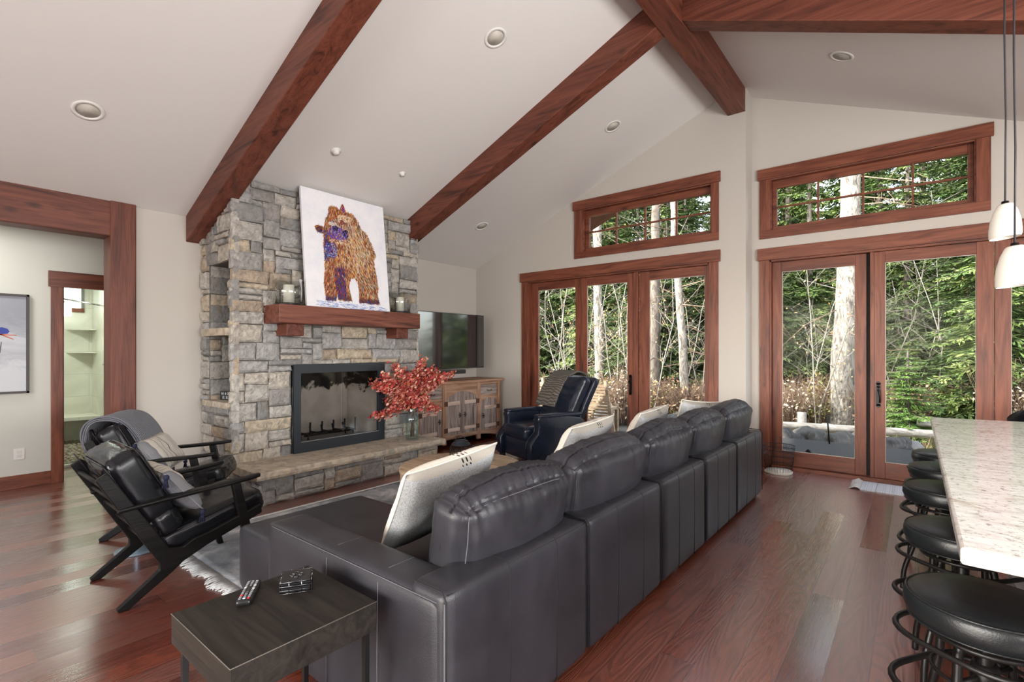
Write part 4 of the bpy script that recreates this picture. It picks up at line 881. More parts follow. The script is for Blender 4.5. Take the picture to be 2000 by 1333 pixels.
# ------------------------------------------------------------ hurricane vases with candles on the mantel, candle and sign in the niche
def hurricane(x, y, z, r, h, label):
    t = thing('hurricane_vase', (x, y, z), label, 'candle holder'); bm = nb(); lathe(bm, [(0, 0), (r + .004, 0), (r + .004, .022), (0, .022)], n=36, cap=False); obj('base', bm, BLKP, t, True)
    bm = nb(); lathe(bm, [(r - .003, .023), (r, .023), (r, h), (r - .003, h)], n=40, cap=False); obj('glass_cylinder', bm, GLASSJ, t, True)
hurricane(-4.868, 2.475, 1.832, .126, .262, 'wide glass hurricane candle holder on the left of the mantel'); candle(-4.868, 2.475, 1.855, .052, .185, 'white pillar candle in the left hurricane glass')
hurricane(-4.868, 3.86, 1.832, .118, .262, 'glass hurricane candle holder on the right of the mantel'); candle(-4.868, 3.86, 1.855, .048, .175, 'white pillar candle in the right hurricane glass')
candle(-5.40, 2.16, 1.605, .022, .58, 'tall slim ivory candle in the upper niche of the chimney side')
SG = thing('niche_sign', (-5.34, 2.12, .885), 'small black block sign with pale lettering in the lower niche', 'sign', rz=radians(15))
obj('block', bx((-.14, -.015, 0), (.14, .015, .09)), BLKP, SG, bevel=.002); bm = nb()
def stroke(*p): tube(bm, [(a, -.017, b) for a, b in p], .0035, 5)
for i, x in enumerate((-.10, -.055, -.01, .035, .08)):
    if i in (0, 2): stroke((x - .012, .052), (x - .012, .078), (x + .012, .052), (x + .012, .078))
    elif i == 1: stroke((x - .012, .065), (x + .012, .065)); stroke((x, .052), (x, .078))
    else: stroke((x - .012, .052), (x, .08), (x + .012, .052))
for i, x in enumerate((-.08, -.03, .03, .085)):
    if i == 3: stroke(*[(x + .014 * cos(a), .026 + .014 * sin(a)) for a in [k * pi / 8 for k in range(17)]])
    else: stroke((x - .014, .012), (x - .014, .04), (x + .010, .034), (x - .008, .026), (x + .014, .012))
obj('lettering', bm, mat('pale_lettering', (.6, .65, .72), .5), SG)
# ------------------------------------------------------------ glass vase with red branches
VS = thing('glass_vase', (-4.69, 3.90, .314), 'tall ribbed pale teal glass vase on the hearth', 'vase')
bm = nb(); prof = [(0, 0), (.07, 0), (.078, .01), (.078, .25), (.070, .28), (.046, .32), (.044, .40), (.050, .44), (.058, .455), (.054, .455), (.042, .43), (.040, .33), (.064, .285), (.071, .25), (.071, .02), (0, .014)]
lathe(bm, prof, n=40, cap=False)
for v in bm.verts:
    a = math.atan2(v.co.y, v.co.x); r = math.hypot(v.co.x, v.co.y)
    if r > .02: k = 1 + .03 * cos(a * 10); v.co.x *= k; v.co.y *= k
obj('vessel', bm, GLASSV, VS, True)
RB = thing('red_foliage_branches', (-4.69, 3.90, .33), 'bushy bunch of red and pink leafy branches in the glass vase', 'branches'); R = random.Random(12)
LEAF = attrmat('red_leaf', rough=.6); stems, leaves, cols = nb(), nb(), []
pal = [(.42, .045, .035), (.56, .10, .07), (.66, .20, .15), (.22, .015, .015), (.74, .42, .30), (.50, .08, .08), (.66, .26, .22), (.34, .10, .05)]
for k in range(46):
    a = R.uniform(0, 2 * pi); sp = R.uniform(.1, 1) ** .7; up = R.uniform(.55, 1.12) - sp * .30; dx, dy = max(-.20, .34 * sp * cos(a)), .50 * sp * sin(a)
    if k % 9 == 0: dy, up = R.choice([-.42, .52]), R.uniform(.62, .78)
    P = spline([(.02 * cos(a), .02 * sin(a), .02), (.02 * cos(a), .02 * sin(a), .40), (dx * .45, dy * .45, .42 + (up - .42) * .55), (dx, dy, up)], 10); tube(stems, P, .0022, 4)
    for i in range(11, len(P)):
        f = (i - 11) / (len(P) - 11)
        for q in range(13):
            c = P[i] + Vector((R.gauss(0, .028), R.gauss(0, .028), R.gauss(0, .026))); s = R.uniform(.011, .021)
            n1 = Vector((R.uniform(-1, 1), R.uniform(-1, 1), R.uniform(-1, 1))).normalized(); n2 = n1.orthogonal().normalized(); n3 = n1.cross(n2)
            vs = [leaves.verts.new(c + n2 * (s * 1.25 * cos(b)) + n3 * (s * .75 * sin(b)) + n1 * (.003 * cos(2 * b))) for b in (0, pi / 3, 2 * pi / 3, pi, 4 * pi / 3, 5 * pi / 3)]
            leaves.faces.new(vs); cols.append(R.choice(pal))
o = obj('leaves', leaves, LEAF, RB); setcol(o, cols); obj('stems', stems, mat('twig_brown', (.12, .05, .03), .8), RB, True)
STRW = wood('pale_strap_wood', 'y', (.48, .34, .27), (.60, .47, .40), (.22, .13, .09), rough=.7)
# ------------------------------------------------------------ corner television, sound bar and rustic cabinet
TV = thing('television', (-5.35, 5.12, 1.1), 'large wall mounted flat television above the rustic cabinet', 'television')
obj('bezel', bx((-5.345, 4.40, 1.112), (-5.30, 5.85, 1.932)), BLKP, TV, world=True, bevel=.003); obj('screen', bx((-5.301, 4.41, 1.128), (-5.2985, 5.84, 1.922)), SCREEN, TV, world=True)
bm = nb(); box(bm, (-5.798, 5.0, 1.35), (-5.77, 5.3, 1.7)); box(bm, (-5.77, 5.12, 1.48), (-5.345, 5.17, 1.56)); obj('wall_bracket', bm, IRON, TV, world=True)
SB = thing('sound_bar', (-5.31, 4.95, 1.05), 'slim black sound bar hung under the television', 'speaker'); obj('body', bx((-5.36, 4.45, 1.035), (-5.27, 5.42, 1.095)), BLKP, SB, world=True, bevel=.01); obj('hanger', bx((-5.35, 4.9, 1.09), (-5.33, 4.95, 1.13)), IRON, SB, world=True)
CB = thing('rustic_cabinet', (-5.45, 5.24, 0), 'rustic reclaimed wood cabinet with arched plank doors and iron hardware', 'cabinet')
XF = -5.17; Y0, Y1 = 4.36, 6.10
obj('top_board', bx((-5.74, Y0 - .03, .905), (XF + .045, Y1 + .04, .94)), RC['y'], CB, world=True, bevel=.006)
bm = nb(); box(bm, (-5.72, Y0, .10), (XF - .02, Y0 + .03, .905)); box(bm, (-5.72, Y1 - .03, .10), (XF - .02, Y1, .905)); box(bm, (-5.72, Y0, .10), (-5.70, Y1, .905)); box(bm, (-5.72, Y0, .10), (XF - .02, Y1, .13)); obj('carcass', bm, RC['z'], CB, world=True)
for y in (Y0, Y0 + .475, Y0 + 1.19, Y1 - .08): obj('stile', bx((XF - .02, y, .04), (XF + .012, y + .075, .905)), RC['z'], CB, world=True, bevel=.004)
pts = [(Y0, .905), (Y0, .04)] + [(Y0 + .08 + (Y1 - Y0 - .16) * k / 16, .04 + .085 * sin(pi * k / 16) ** .6) for k in range(17)] + [(Y1, .04), (Y1, .905)]
obj('arched_apron', px([(Y0, .165), (Y0, .04)] + [(Y0 + .08 + (Y1 - Y0 - .16) * k / 16, .04 + .085 * sin(pi * k / 16) ** .6) for k in range(17)] + [(Y1, .04), (Y1, .165)], XF - .018, XF + .008, 'x'), RC['y'], CB, world=True, bevel=.003)
obj('top_rail', bx((XF - .018, Y0, .86), (XF + .006, Y1, .905)), RC['y'], CB, world=True, bevel=.003)
def planks(nm, ya, yb, za, zb, arch, n, parent):
    bm = nb(); w_ = (yb - ya) / n
    for k in range(n):
        y, e = ya + k * w_, ya + (k + 1) * w_
        def top(yy): return zb if arch is None else arch(yy)
        prism(bm, [(y + .0015, za), (e - .0015, za), (e - .0015, top(e)), ((y + e) / 2, top((y + e) / 2)), (y + .0015, top(y))], XF - .022, XF - .004 + (k % 2) * .003, 'x')
    bmesh.ops.recalc_face_normals(bm, faces=bm.faces); return obj(nm, bm, RG['z'], parent, world=True)
def pull(y, z, par):
    bm = nb(); tube(bm, [(XF + .0, y, z - .03), (XF + .02, y, z - .025), (XF + .024, y, z), (XF + .02, y, z + .025), (XF, y, z + .03)], .006, 8); lathe(bm, [(.012, 0), (.008, .006)], n=12, M_=Tm((XF - .002, y, z), ry=pi / 2))
    tube(bm, [(XF + .022, y - .022, z), (XF + .022, y + .022, z)], .006, 8); obj('pull', bm, IRON, par, True, True)
def strap(ya, yb, z, hinge, par):
    o = obj('hinge_strap', bx((XF - .006, min(ya, yb), z - .026), (XF + .008, max(ya, yb), z + .026)), STRW, par, world=True, bevel=.003)
    h = hinge; obj('hinge_plate', bx((XF, h - .035, z - .034), (XF + .016, h + .035, z + .034)), RUST, par, world=True, bevel=.004)
cy0, cy1 = Y0 + .55, Y0 + 1.19
def arch_mid(y): t = (y - cy0) / (cy1 - cy0); return .66 + .13 * max(0, sin(pi * t)) ** .55
d = planks('door', cy0 + .003, (cy0 + cy1) / 2 - .002, .15, .8, arch_mid, 4, CB); strap(cy0, cy0 + .27, .62, cy0 - .01, d); strap(cy0, cy0 + .27, .24, cy0 - .01, d); pull((cy0 + cy1) / 2 - .055, .44, d)
d = planks('door', (cy0 + cy1) / 2 + .002, cy1 - .003, .15, .8, arch_mid, 4, CB); strap(cy1, cy1 - .27, .62, cy1 + .01, d); strap(cy1, cy1 - .27, .24, cy1 + .01, d); pull((cy0 + cy1) / 2 + .055, .44, d)
obj('arched_header', px([(cy0, .86)] + [(cy0 + (cy1 - cy0) * k / 20, arch_mid(cy0 + (cy1 - cy0) * k / 20) - .004) for k in range(21)] + [(cy1, .86)], XF - .018, XF + .004, 'x'), RC['y'], CB, world=True)
for (ya, yb, hg) in ((Y0 + .075, Y0 + .475, 0), (Y0 + 1.265, Y1 - .08, 1)):
    dr = obj('drawer', bx((XF - .02, ya + .004, .70), (XF + .002, yb - .004, .855)), RG['y'], CB, world=True, bevel=.004); bm = nb(); tube(bm, spline([(XF, (ya + yb) / 2 - .05, .775), (XF + .025, (ya + yb) / 2 - .04, .765), (XF + .025, (ya + yb) / 2 + .04, .765), (XF, (ya + yb) / 2 + .05, .775)], 6), .005, 6); obj('pull', bm, IRON, dr, True, True)
    obj('mid_rail', bx((XF - .018, ya, .665), (XF + .004, yb, .70)), RC['y'], CB, world=True, bevel=.003)
    def ar(y, ya=ya, yb=yb): t = (y - ya) / (yb - ya); return .56 + .09 * max(0, sin(pi * (.5 + t / 2) if not hg else pi * t / 2)) ** .6 if False else .57 + .085 * max(0, sin(pi * t)) ** .5
    d = planks('door', ya + .003, yb - .003, .15, .6, ar, 5, CB); h = ya if hg == 0 else yb; s_ = 1 if hg == 0 else -1
    strap(h, h + s_ * .30, .50, h - s_ * .01, d); strap(h, h + s_ * .30, .22, h - s_ * .01, d); pull(yb - .06 if hg == 0 else ya + .06, .38, d)
    obj('arched_header', px([(ya, .67)] + [(ya + (yb - ya) * k / 16, ar(ya + (yb - ya) * k / 16) - .004) for k in range(17)] + [(yb, .67)], XF - .018, XF + .003, 'x'), RC['y'], CB, world=True)
# ------------------------------------------------------------ bear painting on the mantel
BP = thing('bear_painting', (-4.85, 3.14, 1.834), 'unframed white canvas painting of a colourful standing bear above the fireplace', 'painting')
py0, py1, pz0, pz1, pxb, pxt = 2.625, 3.65, 1.834, 3.085, -4.79, -4.925
def PP(u, v, d): return Vector((pxb + (pxt - pxb) * v + d, py0 + (py1 - py0) * u, pz0 + (pz1 - pz0) * v))
bm = nb(); hull8(bm, [PP(0, 0, 0), PP(1, 0, 0), PP(1, 1, 0), PP(0, 1, 0), PP(0, 0, -.03), PP(1, 0, -.03), PP(1, 1, -.03), PP(0, 1, -.03)]); bmesh.ops.recalc_face_normals(bm, faces=bm.faces)
CANV = mat('painted_canvas', (.80, .80, .84), .7); N = NT(CANV); n_ = N.noise(N.coords(), 5, 6, .7); N.col(N.ramp(n_, [(.3, (.74, .75, .82)), (.6, (.84, .84, .87))]))
obj('canvas', bm, CANV, BP, world=True)
OUT = [(230,1165),(222,1000),(236,880),(240,780),(238,660),(244,560),(248,520),(225,528),(195,512),(172,470),(185,458),(225,462),(248,478),(268,400),(300,345),(302,292),(330,270),(375,285),(405,312),(425,262),(440,262),(462,325),(530,355),(575,420),(600,490),(655,540),(690,620),(715,680),(738,745),(712,790),(716,860),(732,940),(742,1050),(728,1110),(747,1200),(650,1205),(610,1190),(540,1190),(548,1100),(540,1010),(505,945),(468,962),(446,1030),(458,1110),(470,1172),(340,1160),(335,1080),(322,1168)]
def nrm(p):
    u = (p[0] - 66) / 788; t = 75 + 215 * u; b = 1220 + 58 * u; return (u, 1 - (p[1] - t) / (b - t))
PO = [nrm(p) for p in OUT]
def inside(x, y, P=PO):
    c = False; j = len(P) - 1
    for i in range(len(P)):
        if (P[i][1] > y) != (P[j][1] > y) and x < (P[j][0] - P[i][0]) * (y - P[i][1]) / (P[j][1] - P[i][1]) + P[i][0]: c = not c
        j = i
    return c
UL = nb(); UL.faces.new([UL.verts.new(PP(u, v, .0008)) for u, v in PO]); bmesh.ops.triangulate(UL, faces=UL.faces); obj('under_painting', UL, mat('umber_underpaint', (.13, .05, .03), .8), BP, world=True)
R = random.Random(5); bm = nb(); cols = []
def dab(u, v, ang, L, Wd, c, d):
    du, dv = cos(ang), sin(ang) ; vs = []
    for a, b in ((-L, 0), (0, Wd), (L, 0), (0, -Wd)): vs.append(bm.verts.new(PP(u + (a * du - b * dv), v + (a * dv + b * du) * .82, d)))
    bm.faces.new(vs); cols.append(c)
# body under-layer, then about four thousand dabs following the fur
ORA, RED, YEL, BRN, BLU, PUR, NAV, CRM, PNK = (.62, .17, .05), (.42, .05, .03), (.80, .48, .12), (.20, .07, .03), (.06, .09, .38), (.12, .04, .30), (.02, .02, .08), (.72, .58, .40), (.66, .33, .24)
def regcol(u, v):
    x, y = u, v; q = R.random()
    face = ((x - .45) / .15) ** 2 + ((y - .70) / .10) ** 2 < 1
    if v < .10: return R.choice([NAV, BRN, BLU, BRN])
    if x < .27 and .40 < y < .66: return R.choice([BLU, BLU, PUR, NAV, (.25, .35, .55)])
    if .33 < x < .45 and y < .36: return R.choice([BLU, NAV, PUR, RED, BRN])
    if face: return R.choice([CRM, PNK, ORA, CRM, (.5, .42, .42), BRN])
    if x > .62: return R.choice([ORA, RED, YEL, CRM, BRN, (.3, .35, .3)])
    return R.choice([ORA, ORA, RED, YEL, BRN, CRM, PNK])
k = 0
while k < 4300:
    u, v = R.random(), R.random()
    if not inside(u, v): continue
    a = -pi / 2 + (u - .45) * 1.1 + R.gauss(0, .3); L = R.uniform(.014, .034)
    m_ = R.uniform(.45, 1.05); dab(u, v, a, L, R.uniform(.0018, .0042), tuple(q * m_ for q in regcol(u, v)), .0012 + k * 2.2e-7); k += 1
def blob(cx_, cy_, rx, ry, c, n=160, d=.0028):
    u0, v0 = nrm((cx_, cy_))
    for _ in range(n):
        a, r = R.uniform(0, 6.28), R.random() ** .5; dab(u0 + r * rx * cos(a), v0 + r * ry * sin(a), a + 1.6, .012, .004, R.choice(c), d + R.random() * 2e-4)
blob(372, 535, .12, .062, [PUR, BLU, PUR, (.25, .12, .45)], 260); blob(350, 482, .035, .026, [NAV, (.01, .01, .02)], 70); blob(447, 533, .036, .036, [NAV, (.01, .01, .03)], 90); blob(418, 425, .026, .02, [NAV, BRN, RED], 50, .003)
blob(330, 440, .05, .02, [(.45, .45, .6), CRM], 60); blob(400, 615, .14, .02, [CRM, BRN, PNK], 110); blob(205, 492, .035, .02, [NAV, BRN], 50); blob(305, 690, .07, .07, [BLU, NAV, PUR, (.3, .4, .6)], 200); blob(450, 390, .09, .03, [CRM, CRM, PNK], 120); blob(438, 300, .012, .03, [RED, PUR], 30)
for _ in range(260): u = R.uniform(.1, .95); dab(u, R.uniform(.012, .06) - .02 * u, R.gauss(0, .15), R.uniform(.01, .04), .002, R.choice([(.35, .45, .75), (.5, .6, .85), BLU]), .0012)
for _ in range(700):
    i = R.randrange(len(PO)); q_ = R.random(); a_, b_ = PO[i], PO[(i + 1) % len(PO)]; u, v = a_[0] + (b_[0] - a_[0]) * q_, a_[1] + (b_[1] - a_[1]) * q_
    if v < .07: continue
    dab(u, v, math.atan2(v - .55, u - .47) + R.gauss(0, .25), R.uniform(.01, .02), .0022, R.choice([ORA, RED, BRN, BRN, YEL, NAV]), .0025)
for _ in range(700):
    u, v = R.gauss(.62, .10), R.gauss(.50, .14)
    if inside(u, v): dab(u, v, -pi / 2 + .4, .022, .003, R.choice([CRM, YEL, (.75, .68, .5), PNK]), .0026)
for _ in range(420): dab(R.random() * .98 + .01, R.random() * .98 + .01, R.uniform(0, 3), .004, .0013, R.choice([(.6, .6, .75), (.7, .62, .72), (.55, .62, .78)]), .001)
o = obj('bear_brushwork', bm, PAINT, BP, world=True); setcol(o, cols)
# framed skier picture in the hall
SP = thing('framed_picture', (HX, .3, 1.45), 'dark framed picture of a tiny skier on a pale snowy mountain', 'picture')
bm = nb(); a0, a1, b0, b1 = -.35, .856, .955, 1.948; HXf = HX
for p, q in (((HX, a0, b0), (HX + .035, a1, b0 + .022)), ((HX, a0, b1 - .022), (HX + .035, a1, b1)), ((HX, a0, b0), (HX + .035, a0 + .022, b1)), ((HX, a1 - .022, b0), (HX + .035, a1, b1))): box(bm, p, q)
obj('frame', bm, mat('dark_frame', (.045, .038, .035), .5), SP, world=True, bevel=.002)
SNOW = mat('snowy_mountain_print', (.45, .46, .52), .6); N = NT(SNOW); v = N.coords(); o_ = N.sep(v); n1 = N.noise(N.coords((1, 1.2, 3.2), (.35, 0, 0)), 3, 7, .65, 1)
k_ = N.math('ADD', N.math('SUBTRACT', .22, o_[2]), N.math('MULTIPLY', n1, .5)); N.col(N.ramp(k_, [(.2, (.30, .31, .36)), (.36, (.38, .39, .44)), (.46, (.55, .56, .61)), (.6, (.44, .45, .50)), (.7, (.60, .61, .65))]))
obj('print', bx((HX + .004, a0 + .02, b0 + .02), (HX + .016, a1 - .02, b1 - .02)), SNOW, SP, world=True)
def flat(nm, pts, m, d): 
    bm = nb(); A = [bm.verts.new((HX + .0165 + d, y, z)) for y, z in pts]; bm.faces.new(A); return obj(nm, bm, m, SP, world=True)
BLj, ORj = mat('blue_jacket_paint', (.03, .05, .30), .6), mat('orange_ski_paint', (.55, .12, .05), .6)
flat('painted_skier', [(.62, 1.60), (.66, 1.615), (.70, 1.60), (.715, 1.575), (.70, 1.55), (.66, 1.545), (.63, 1.56)], BLj, .0005)
bm = nb()
for p, q in (((.60, 1.545), (.765, 1.535)), ((.64, 1.55), (.745, 1.495))):
    A = [bm.verts.new((HX + .0172, y, z)) for y, z in ((p[0], p[1] + .006), (q[0], q[1] + .004), (q[0], q[1] - .004), (p[0], p[1] - .006))]; bm.faces.new(A)
obj('painted_skis', bm, ORj, SP, world=True)
flat('painted_pole', [(.655, 1.47), (.662, 1.47), (.652, 1.36), (.640, 1.36)], mat('grey_paint', (.12, .12, .15), .7), .0004)
# ------------------------------------------------------------ wire basket
WB = thing('wire_basket', (-1.20, 6.28, 0), 'round black wire basket with pale base beside the far end of the sofa', 'basket')
bm = nb()
for k in range(30): a = 2 * pi * k / 30; tube(bm, [(.135 * cos(a), .135 * sin(a), .03), (.15 * cos(a), .15 * sin(a), .17), (.165 * cos(a), .165 * sin(a), .31)], .0016, 4)
for z, r in ((.09, .140), (.15, .147), (.21, .154), (.27, .160), (.31, .166)): tube(bm, circ((0, 0, z), r, 36), .003, 5, closed=True)
tube(bm, [(0, .166 * cos(a), .31 + .10 * sin(a)) for a in [pi * k / 16 for k in range(17)]], .003, 5); obj('wire_body', bm, IRON, WB, True)
bm = nb(); lathe(bm, [(0, .0), (.14, .0), (.143, .01), (.14, .03), (0, .034)], n=40, cap=False); obj('base_disc', bm, mat('cream_base', (.66, .63, .55), .6), WB, True)
# ------------------------------------------------------------ island counter
IS = thing('kitchen_island', (.8, 3.1, 0), 'pale painted kitchen island body under the granite slab', 'island')
obj('cabinet_body', bx((.46, 1.72, .0), (1.35, 4.52, .872)), mat('pale_grey_paint', (.42, .42, .42), .5), IS, world=True, bevel=.004)
obj('end_panel_rail', bx((.462, 1.70, .10), (1.35, 1.722, .16)), mat('pale_grey_paint2', (.42, .42, .42), .5), IS, world=True)
CTP = obj('granite_countertop', px([(.085, 1.61), (1.62, 1.52), (1.62, 4.90), (.085, 4.61)], .873, .914, 'z'), GRAN, None, bevel=.008, seg=3); tag(CTP, 'long cream speckled granite countertop over the stools', 'countertop')
# ------------------------------------------------------------ stools
def stool(loc, rz, label):
    t = thing('bar_stool', loc, label, 'stool', rz, 'black round stools along the island')
    bm = nb(); lathe(bm, [(0, .548), (.165, .548), (.186, .558), (.197, .585), (.195, .615), (.188, .628), (.17, .637), (.10, .643), (0, .645)], n=56, cap=False); s = obj('seat', bm, LSTL, t, True)
    bm = nb(); tube(bm, circ((0, 0, .6275), .1885, 56), .004, 6, closed=True); tube(bm, circ((0, 0, .556), .186, 56), .003, 6, closed=True); obj('piping', bm, LSTL, s, True)
    bm = nb(); prof = [(.021, .30)] + [(.021 + .003 * (k % 2), .30 + k * .006) for k in range(41)] + [(.021, .548)]; lathe(bm, prof, n=16); obj('screw_post', bm, IRON, t, True)
    bm = nb(); lathe(bm, [(.03, .36), (.036, .38), (.036, .42), (.03, .44)], n=20); obj('hub', bm, IRON, t, True)
    for k in range(4):
        a = pi / 4 + k * pi / 2; P = spline([(.03, 0, .50), (.075, 0, .535), (.115, 0, .50), (.125, 0, .40), (.15, 0, .27), (.19, 0, .13), (.20, 0, .012)], 8)
        bm = nb(); tube(bm, [(p.x * cos(a), p.x * sin(a), p.z) for p in P], .0125, 10); obj('leg', bm, IRON, t, True)
    for z, r, w_ in ((.505, .205, .009), (.335, .215, .0105)):
        bm = nb(); N_ = 48; tube(bm, [((r * (1 + .06 * cos(4 * (2 * pi * k / N_)))) * cos(2 * pi * k / N_), (r * (1 + .06 * cos(4 * (2 * pi * k / N_)))) * sin(2 * pi * k / N_), z) for k in range(N_)], w_, 8, closed=True)
        obj('foot_ring', bm, IRON, t, True)
    bm = nb(); tube(bm, circ((0, 0, .52), .135, 40), .008, 8, closed=True); tube(bm, circ((0, 0, .40), .126, 40), .006, 8, closed=True)
    for k in range(2): a = pi / 4 + k * pi / 2; tube(bm, [(-.125 * cos(a), -.125 * sin(a), .40), (.125 * cos(a), .125 * sin(a), .40)], .009, 8)
    obj('brace', bm, IRON, t, True); return t
SLAB_ = ['nearest to the camera at the island corner', 'second from the camera, tucked under the granite', 'middle one of five along the island', 'fourth from the camera, behind three others', 'farthest from the camera beside the striped door mat']
s0 = stool((.165, 2.08, 0), .2, 'round black leather stool on bent metal legs, ' + SLAB_[0])
for i, (x, y) in enumerate(((.155, 2.83), (.14, 3.63), (.16, 4.26), (.175, 4.83))):
    c = copy_tree(s0); c.location = (x, y, 0); c.rotation_euler[2] = .5 * i + .1; c['label'] = 'round black leather stool, ' + SLAB_[i + 1]
# ------------------------------------------------------------ pendants
ALAB = mat('alabaster_shade', (.80, .76, .70), .35, emis=(1, .9, .78), estr=.06); N = NT(ALAB); v = N.coords(); n_ = N.noise(v, 22, 5, .6, 1)
N.col(N.mix((.80, .77, .71), (.35, .30, .26), N.ramp(n_, [(.68, (0, 0, 0)), (.74, (1, 1, 1))])))
def pendant(x, y, zb, r, lab):
    t = thing('pendant_light', (x, y, zb), lab, 'pendant light', group=None); hgt = r * 2.75
    bm = nb(); lathe(bm, [(r * .94, 0), (r, .012), (r * 1.0, hgt * .25), (r * .93, hgt * .5), (r * .74, hgt * .78), (r * .50, hgt * .97), (r * .40, hgt), (r * .36, hgt * .98), (r * .66, hgt * .76), (r * .86, hgt * .5), (r * .92, hgt * .25), (r * .90, .004)], n=40, cap=False)
    for v_ in bm.verts: v_.co.z += .008 * (v_.co.x / r)
    bm.faces.new([v_ for v_ in bm.verts][:0] or [bm.verts.new(p) for p in ((0, 0, hgt), (.001, 0, hgt), (0, .001, hgt))]); obj('shade', bm, ALAB, t, True)
    bm = nb(); tube(bm, [(0, 0, hgt - .005), (.003, 0, hgt + .5), (-.003, .0, hgt + 1.0), (0, 0, ceil_z(x) - zb)], .0045, 8); obj('cord', bm, mat('grey_cord', (.03, .03, .035), .5), t, True)
    bm = nb(); lathe(bm, [(0, hgt + .02), (.016, hgt + .015), (.018, hgt - .02), (0, hgt - .02)], n=16, cap=False); obj('socket_cap', bm, BRONZE, t, True)
    bm = nb(); lathe(bm, [(0, 0), (.05, 0), (.055, .02), (0, .03)], c=(0, 0, ceil_z(x) - zb - .03), n=24, cap=False); obj('canopy', bm, BRONZE, t, True)
pendant(.40, 3.98, 2.03, .070, 'upper of the two alabaster bell pendants over the island'); pendant(.40, 3.63, 1.72, .075, 'lower alabaster bell pendant over the island, cut by the frame edge')
# dining chair just showing beyond the island
DC = thing('dining_chair', (.80, 5.55, 0), 'black chair with curved back showing beyond the island', 'chair', rz=radians(-10))
def back(a, b): th = -1.15 + 2.3 * a; zt = .95 - .10 * abs(2 * a - 1) ** 2.2; return Vector((.25 * sin(th), -.24 * cos(th) + .04, .60 + (zt - .60) * b))
bm = nb(); grid_surface(bm, back, 24, 8); o = obj('curved_back', bm, LBLK, DC, True); s_ = o.modifiers.new('t', 'SOLIDIFY'); s_.thickness = .018
bm = nb(); softbox(bm, (.46, .44, .07), .03, (0, 0, .01), 10, Matrix.Translation((0, 0, .44))); obj('seat', bm, LBLK, DC, True)
for sx in (-1, 1):
    bm = nb(); tube(bm, [(sx * .20, .18, .41), (sx * .22, .2, 0)], .012, 8); obj('leg', bm, IRON, DC, True)
    bm = nb(); tube(bm, [(sx * .18, -.20, .68), (sx * .19, -.18, .41), (sx * .22, -.22, 0)], .012, 8); obj('leg', bm, IRON, DC, True)
# ------------------------------------------------------------ outdoors: deck, ground, forest
DECKM = mat('dark_deck_boards', (.03, .03, .03), .75); N = NT(DECKM); v = N.coords(); o_ = N.sep(v); bk_ = N.math('FRACT', N.math('MULTIPLY', o_[1], 7.1)); n_ = N.noise(N.coords((2, 30, 1)), 2, 4, .6)
N.col(N.mix(N.ramp(n_, [(.3, (.025, .025, .026)), (.7, (.05, .048, .047))]), (.01, .01, .01), N.ramp(bk_, [(.94, (0, 0, 0)), (.96, (1, 1, 1))])))
struct('deck', bx((-9, 6.66, -.12), (5, 9.25, -.06)), DECKM)
def gz(x, y): return -.42 + max(0, y - 9.5) * .035 + .06 * noise.noise(Vector((x * .5, y * .5, 0)))
GRD = mat('forest_floor', (.12, .10, .06), .95); N = NT(GRD); v = N.coords(); N.col(N.ramp(N.noise(v, 2.2, 8, .7, .5), [(.3, (.06, .06, .025)), (.5, (.16, .12, .07)), (.65, (.10, .12, .04)), (.8, (.26, .2, .12))]))
bm = nb(); grid_surface(bm, lambda a, b: Vector((-40 + 65 * a, 8.9 + 40 * b, gz(-40 + 65 * a, 8.9 + 40 * b))), 90, 60); struct('ground', bm, GRD)
bm = nb(); box(bm, (-40, YN - 20, -.6), (-11, 12, -.45)); struct('ground_side', bm, GRD)
FOL = attrmat('conifer_needles', rough=.75); FLT = NT(FOL)
LVS = attrmat('autumn_leaves', rough=.7)
BARK = mat('pale_bark', (.45, .42, .37), .9); N = NT(BARK); v = N.coords((1, 1, .35)); n_ = N.noise(v, 16, 7, .7, 1); N.col(N.ramp(n_, [(.38, (.07, .06, .05)), (.5, (.22, .20, .17)), (.68, (.42, .395, .35))])); N.bump(n_, .9, .03)
BARKD = mat('grey_brown_bark', (.16, .13, .11), .95); N = NT(BARKD); v = N.coords((1, 1, .3)); n_ = N.noise(v, 14, 6, .7); N.col(N.ramp(n_, [(.35, (.04, .034, .03)), (.6, (.17, .145, .12))])); N.bump(n_, .8, .02)
TWIG = mat('pale_grey_twig', (.27, .25, .215), .85); TWIGB = mat('brown_twig', (.17, .11, .075), .9)
def leaf_dab(bm, c, dr, up, L, W_):
    s = dr.cross(up); s = s.normalized() if s.length > 1e-4 else Vector((1, 0, 0)); bm.faces.new([bm.verts.new(p) for p in (c, c + dr * L * .5 + s * W_, c + dr * L, c + dr * L * .5 - s * W_)])
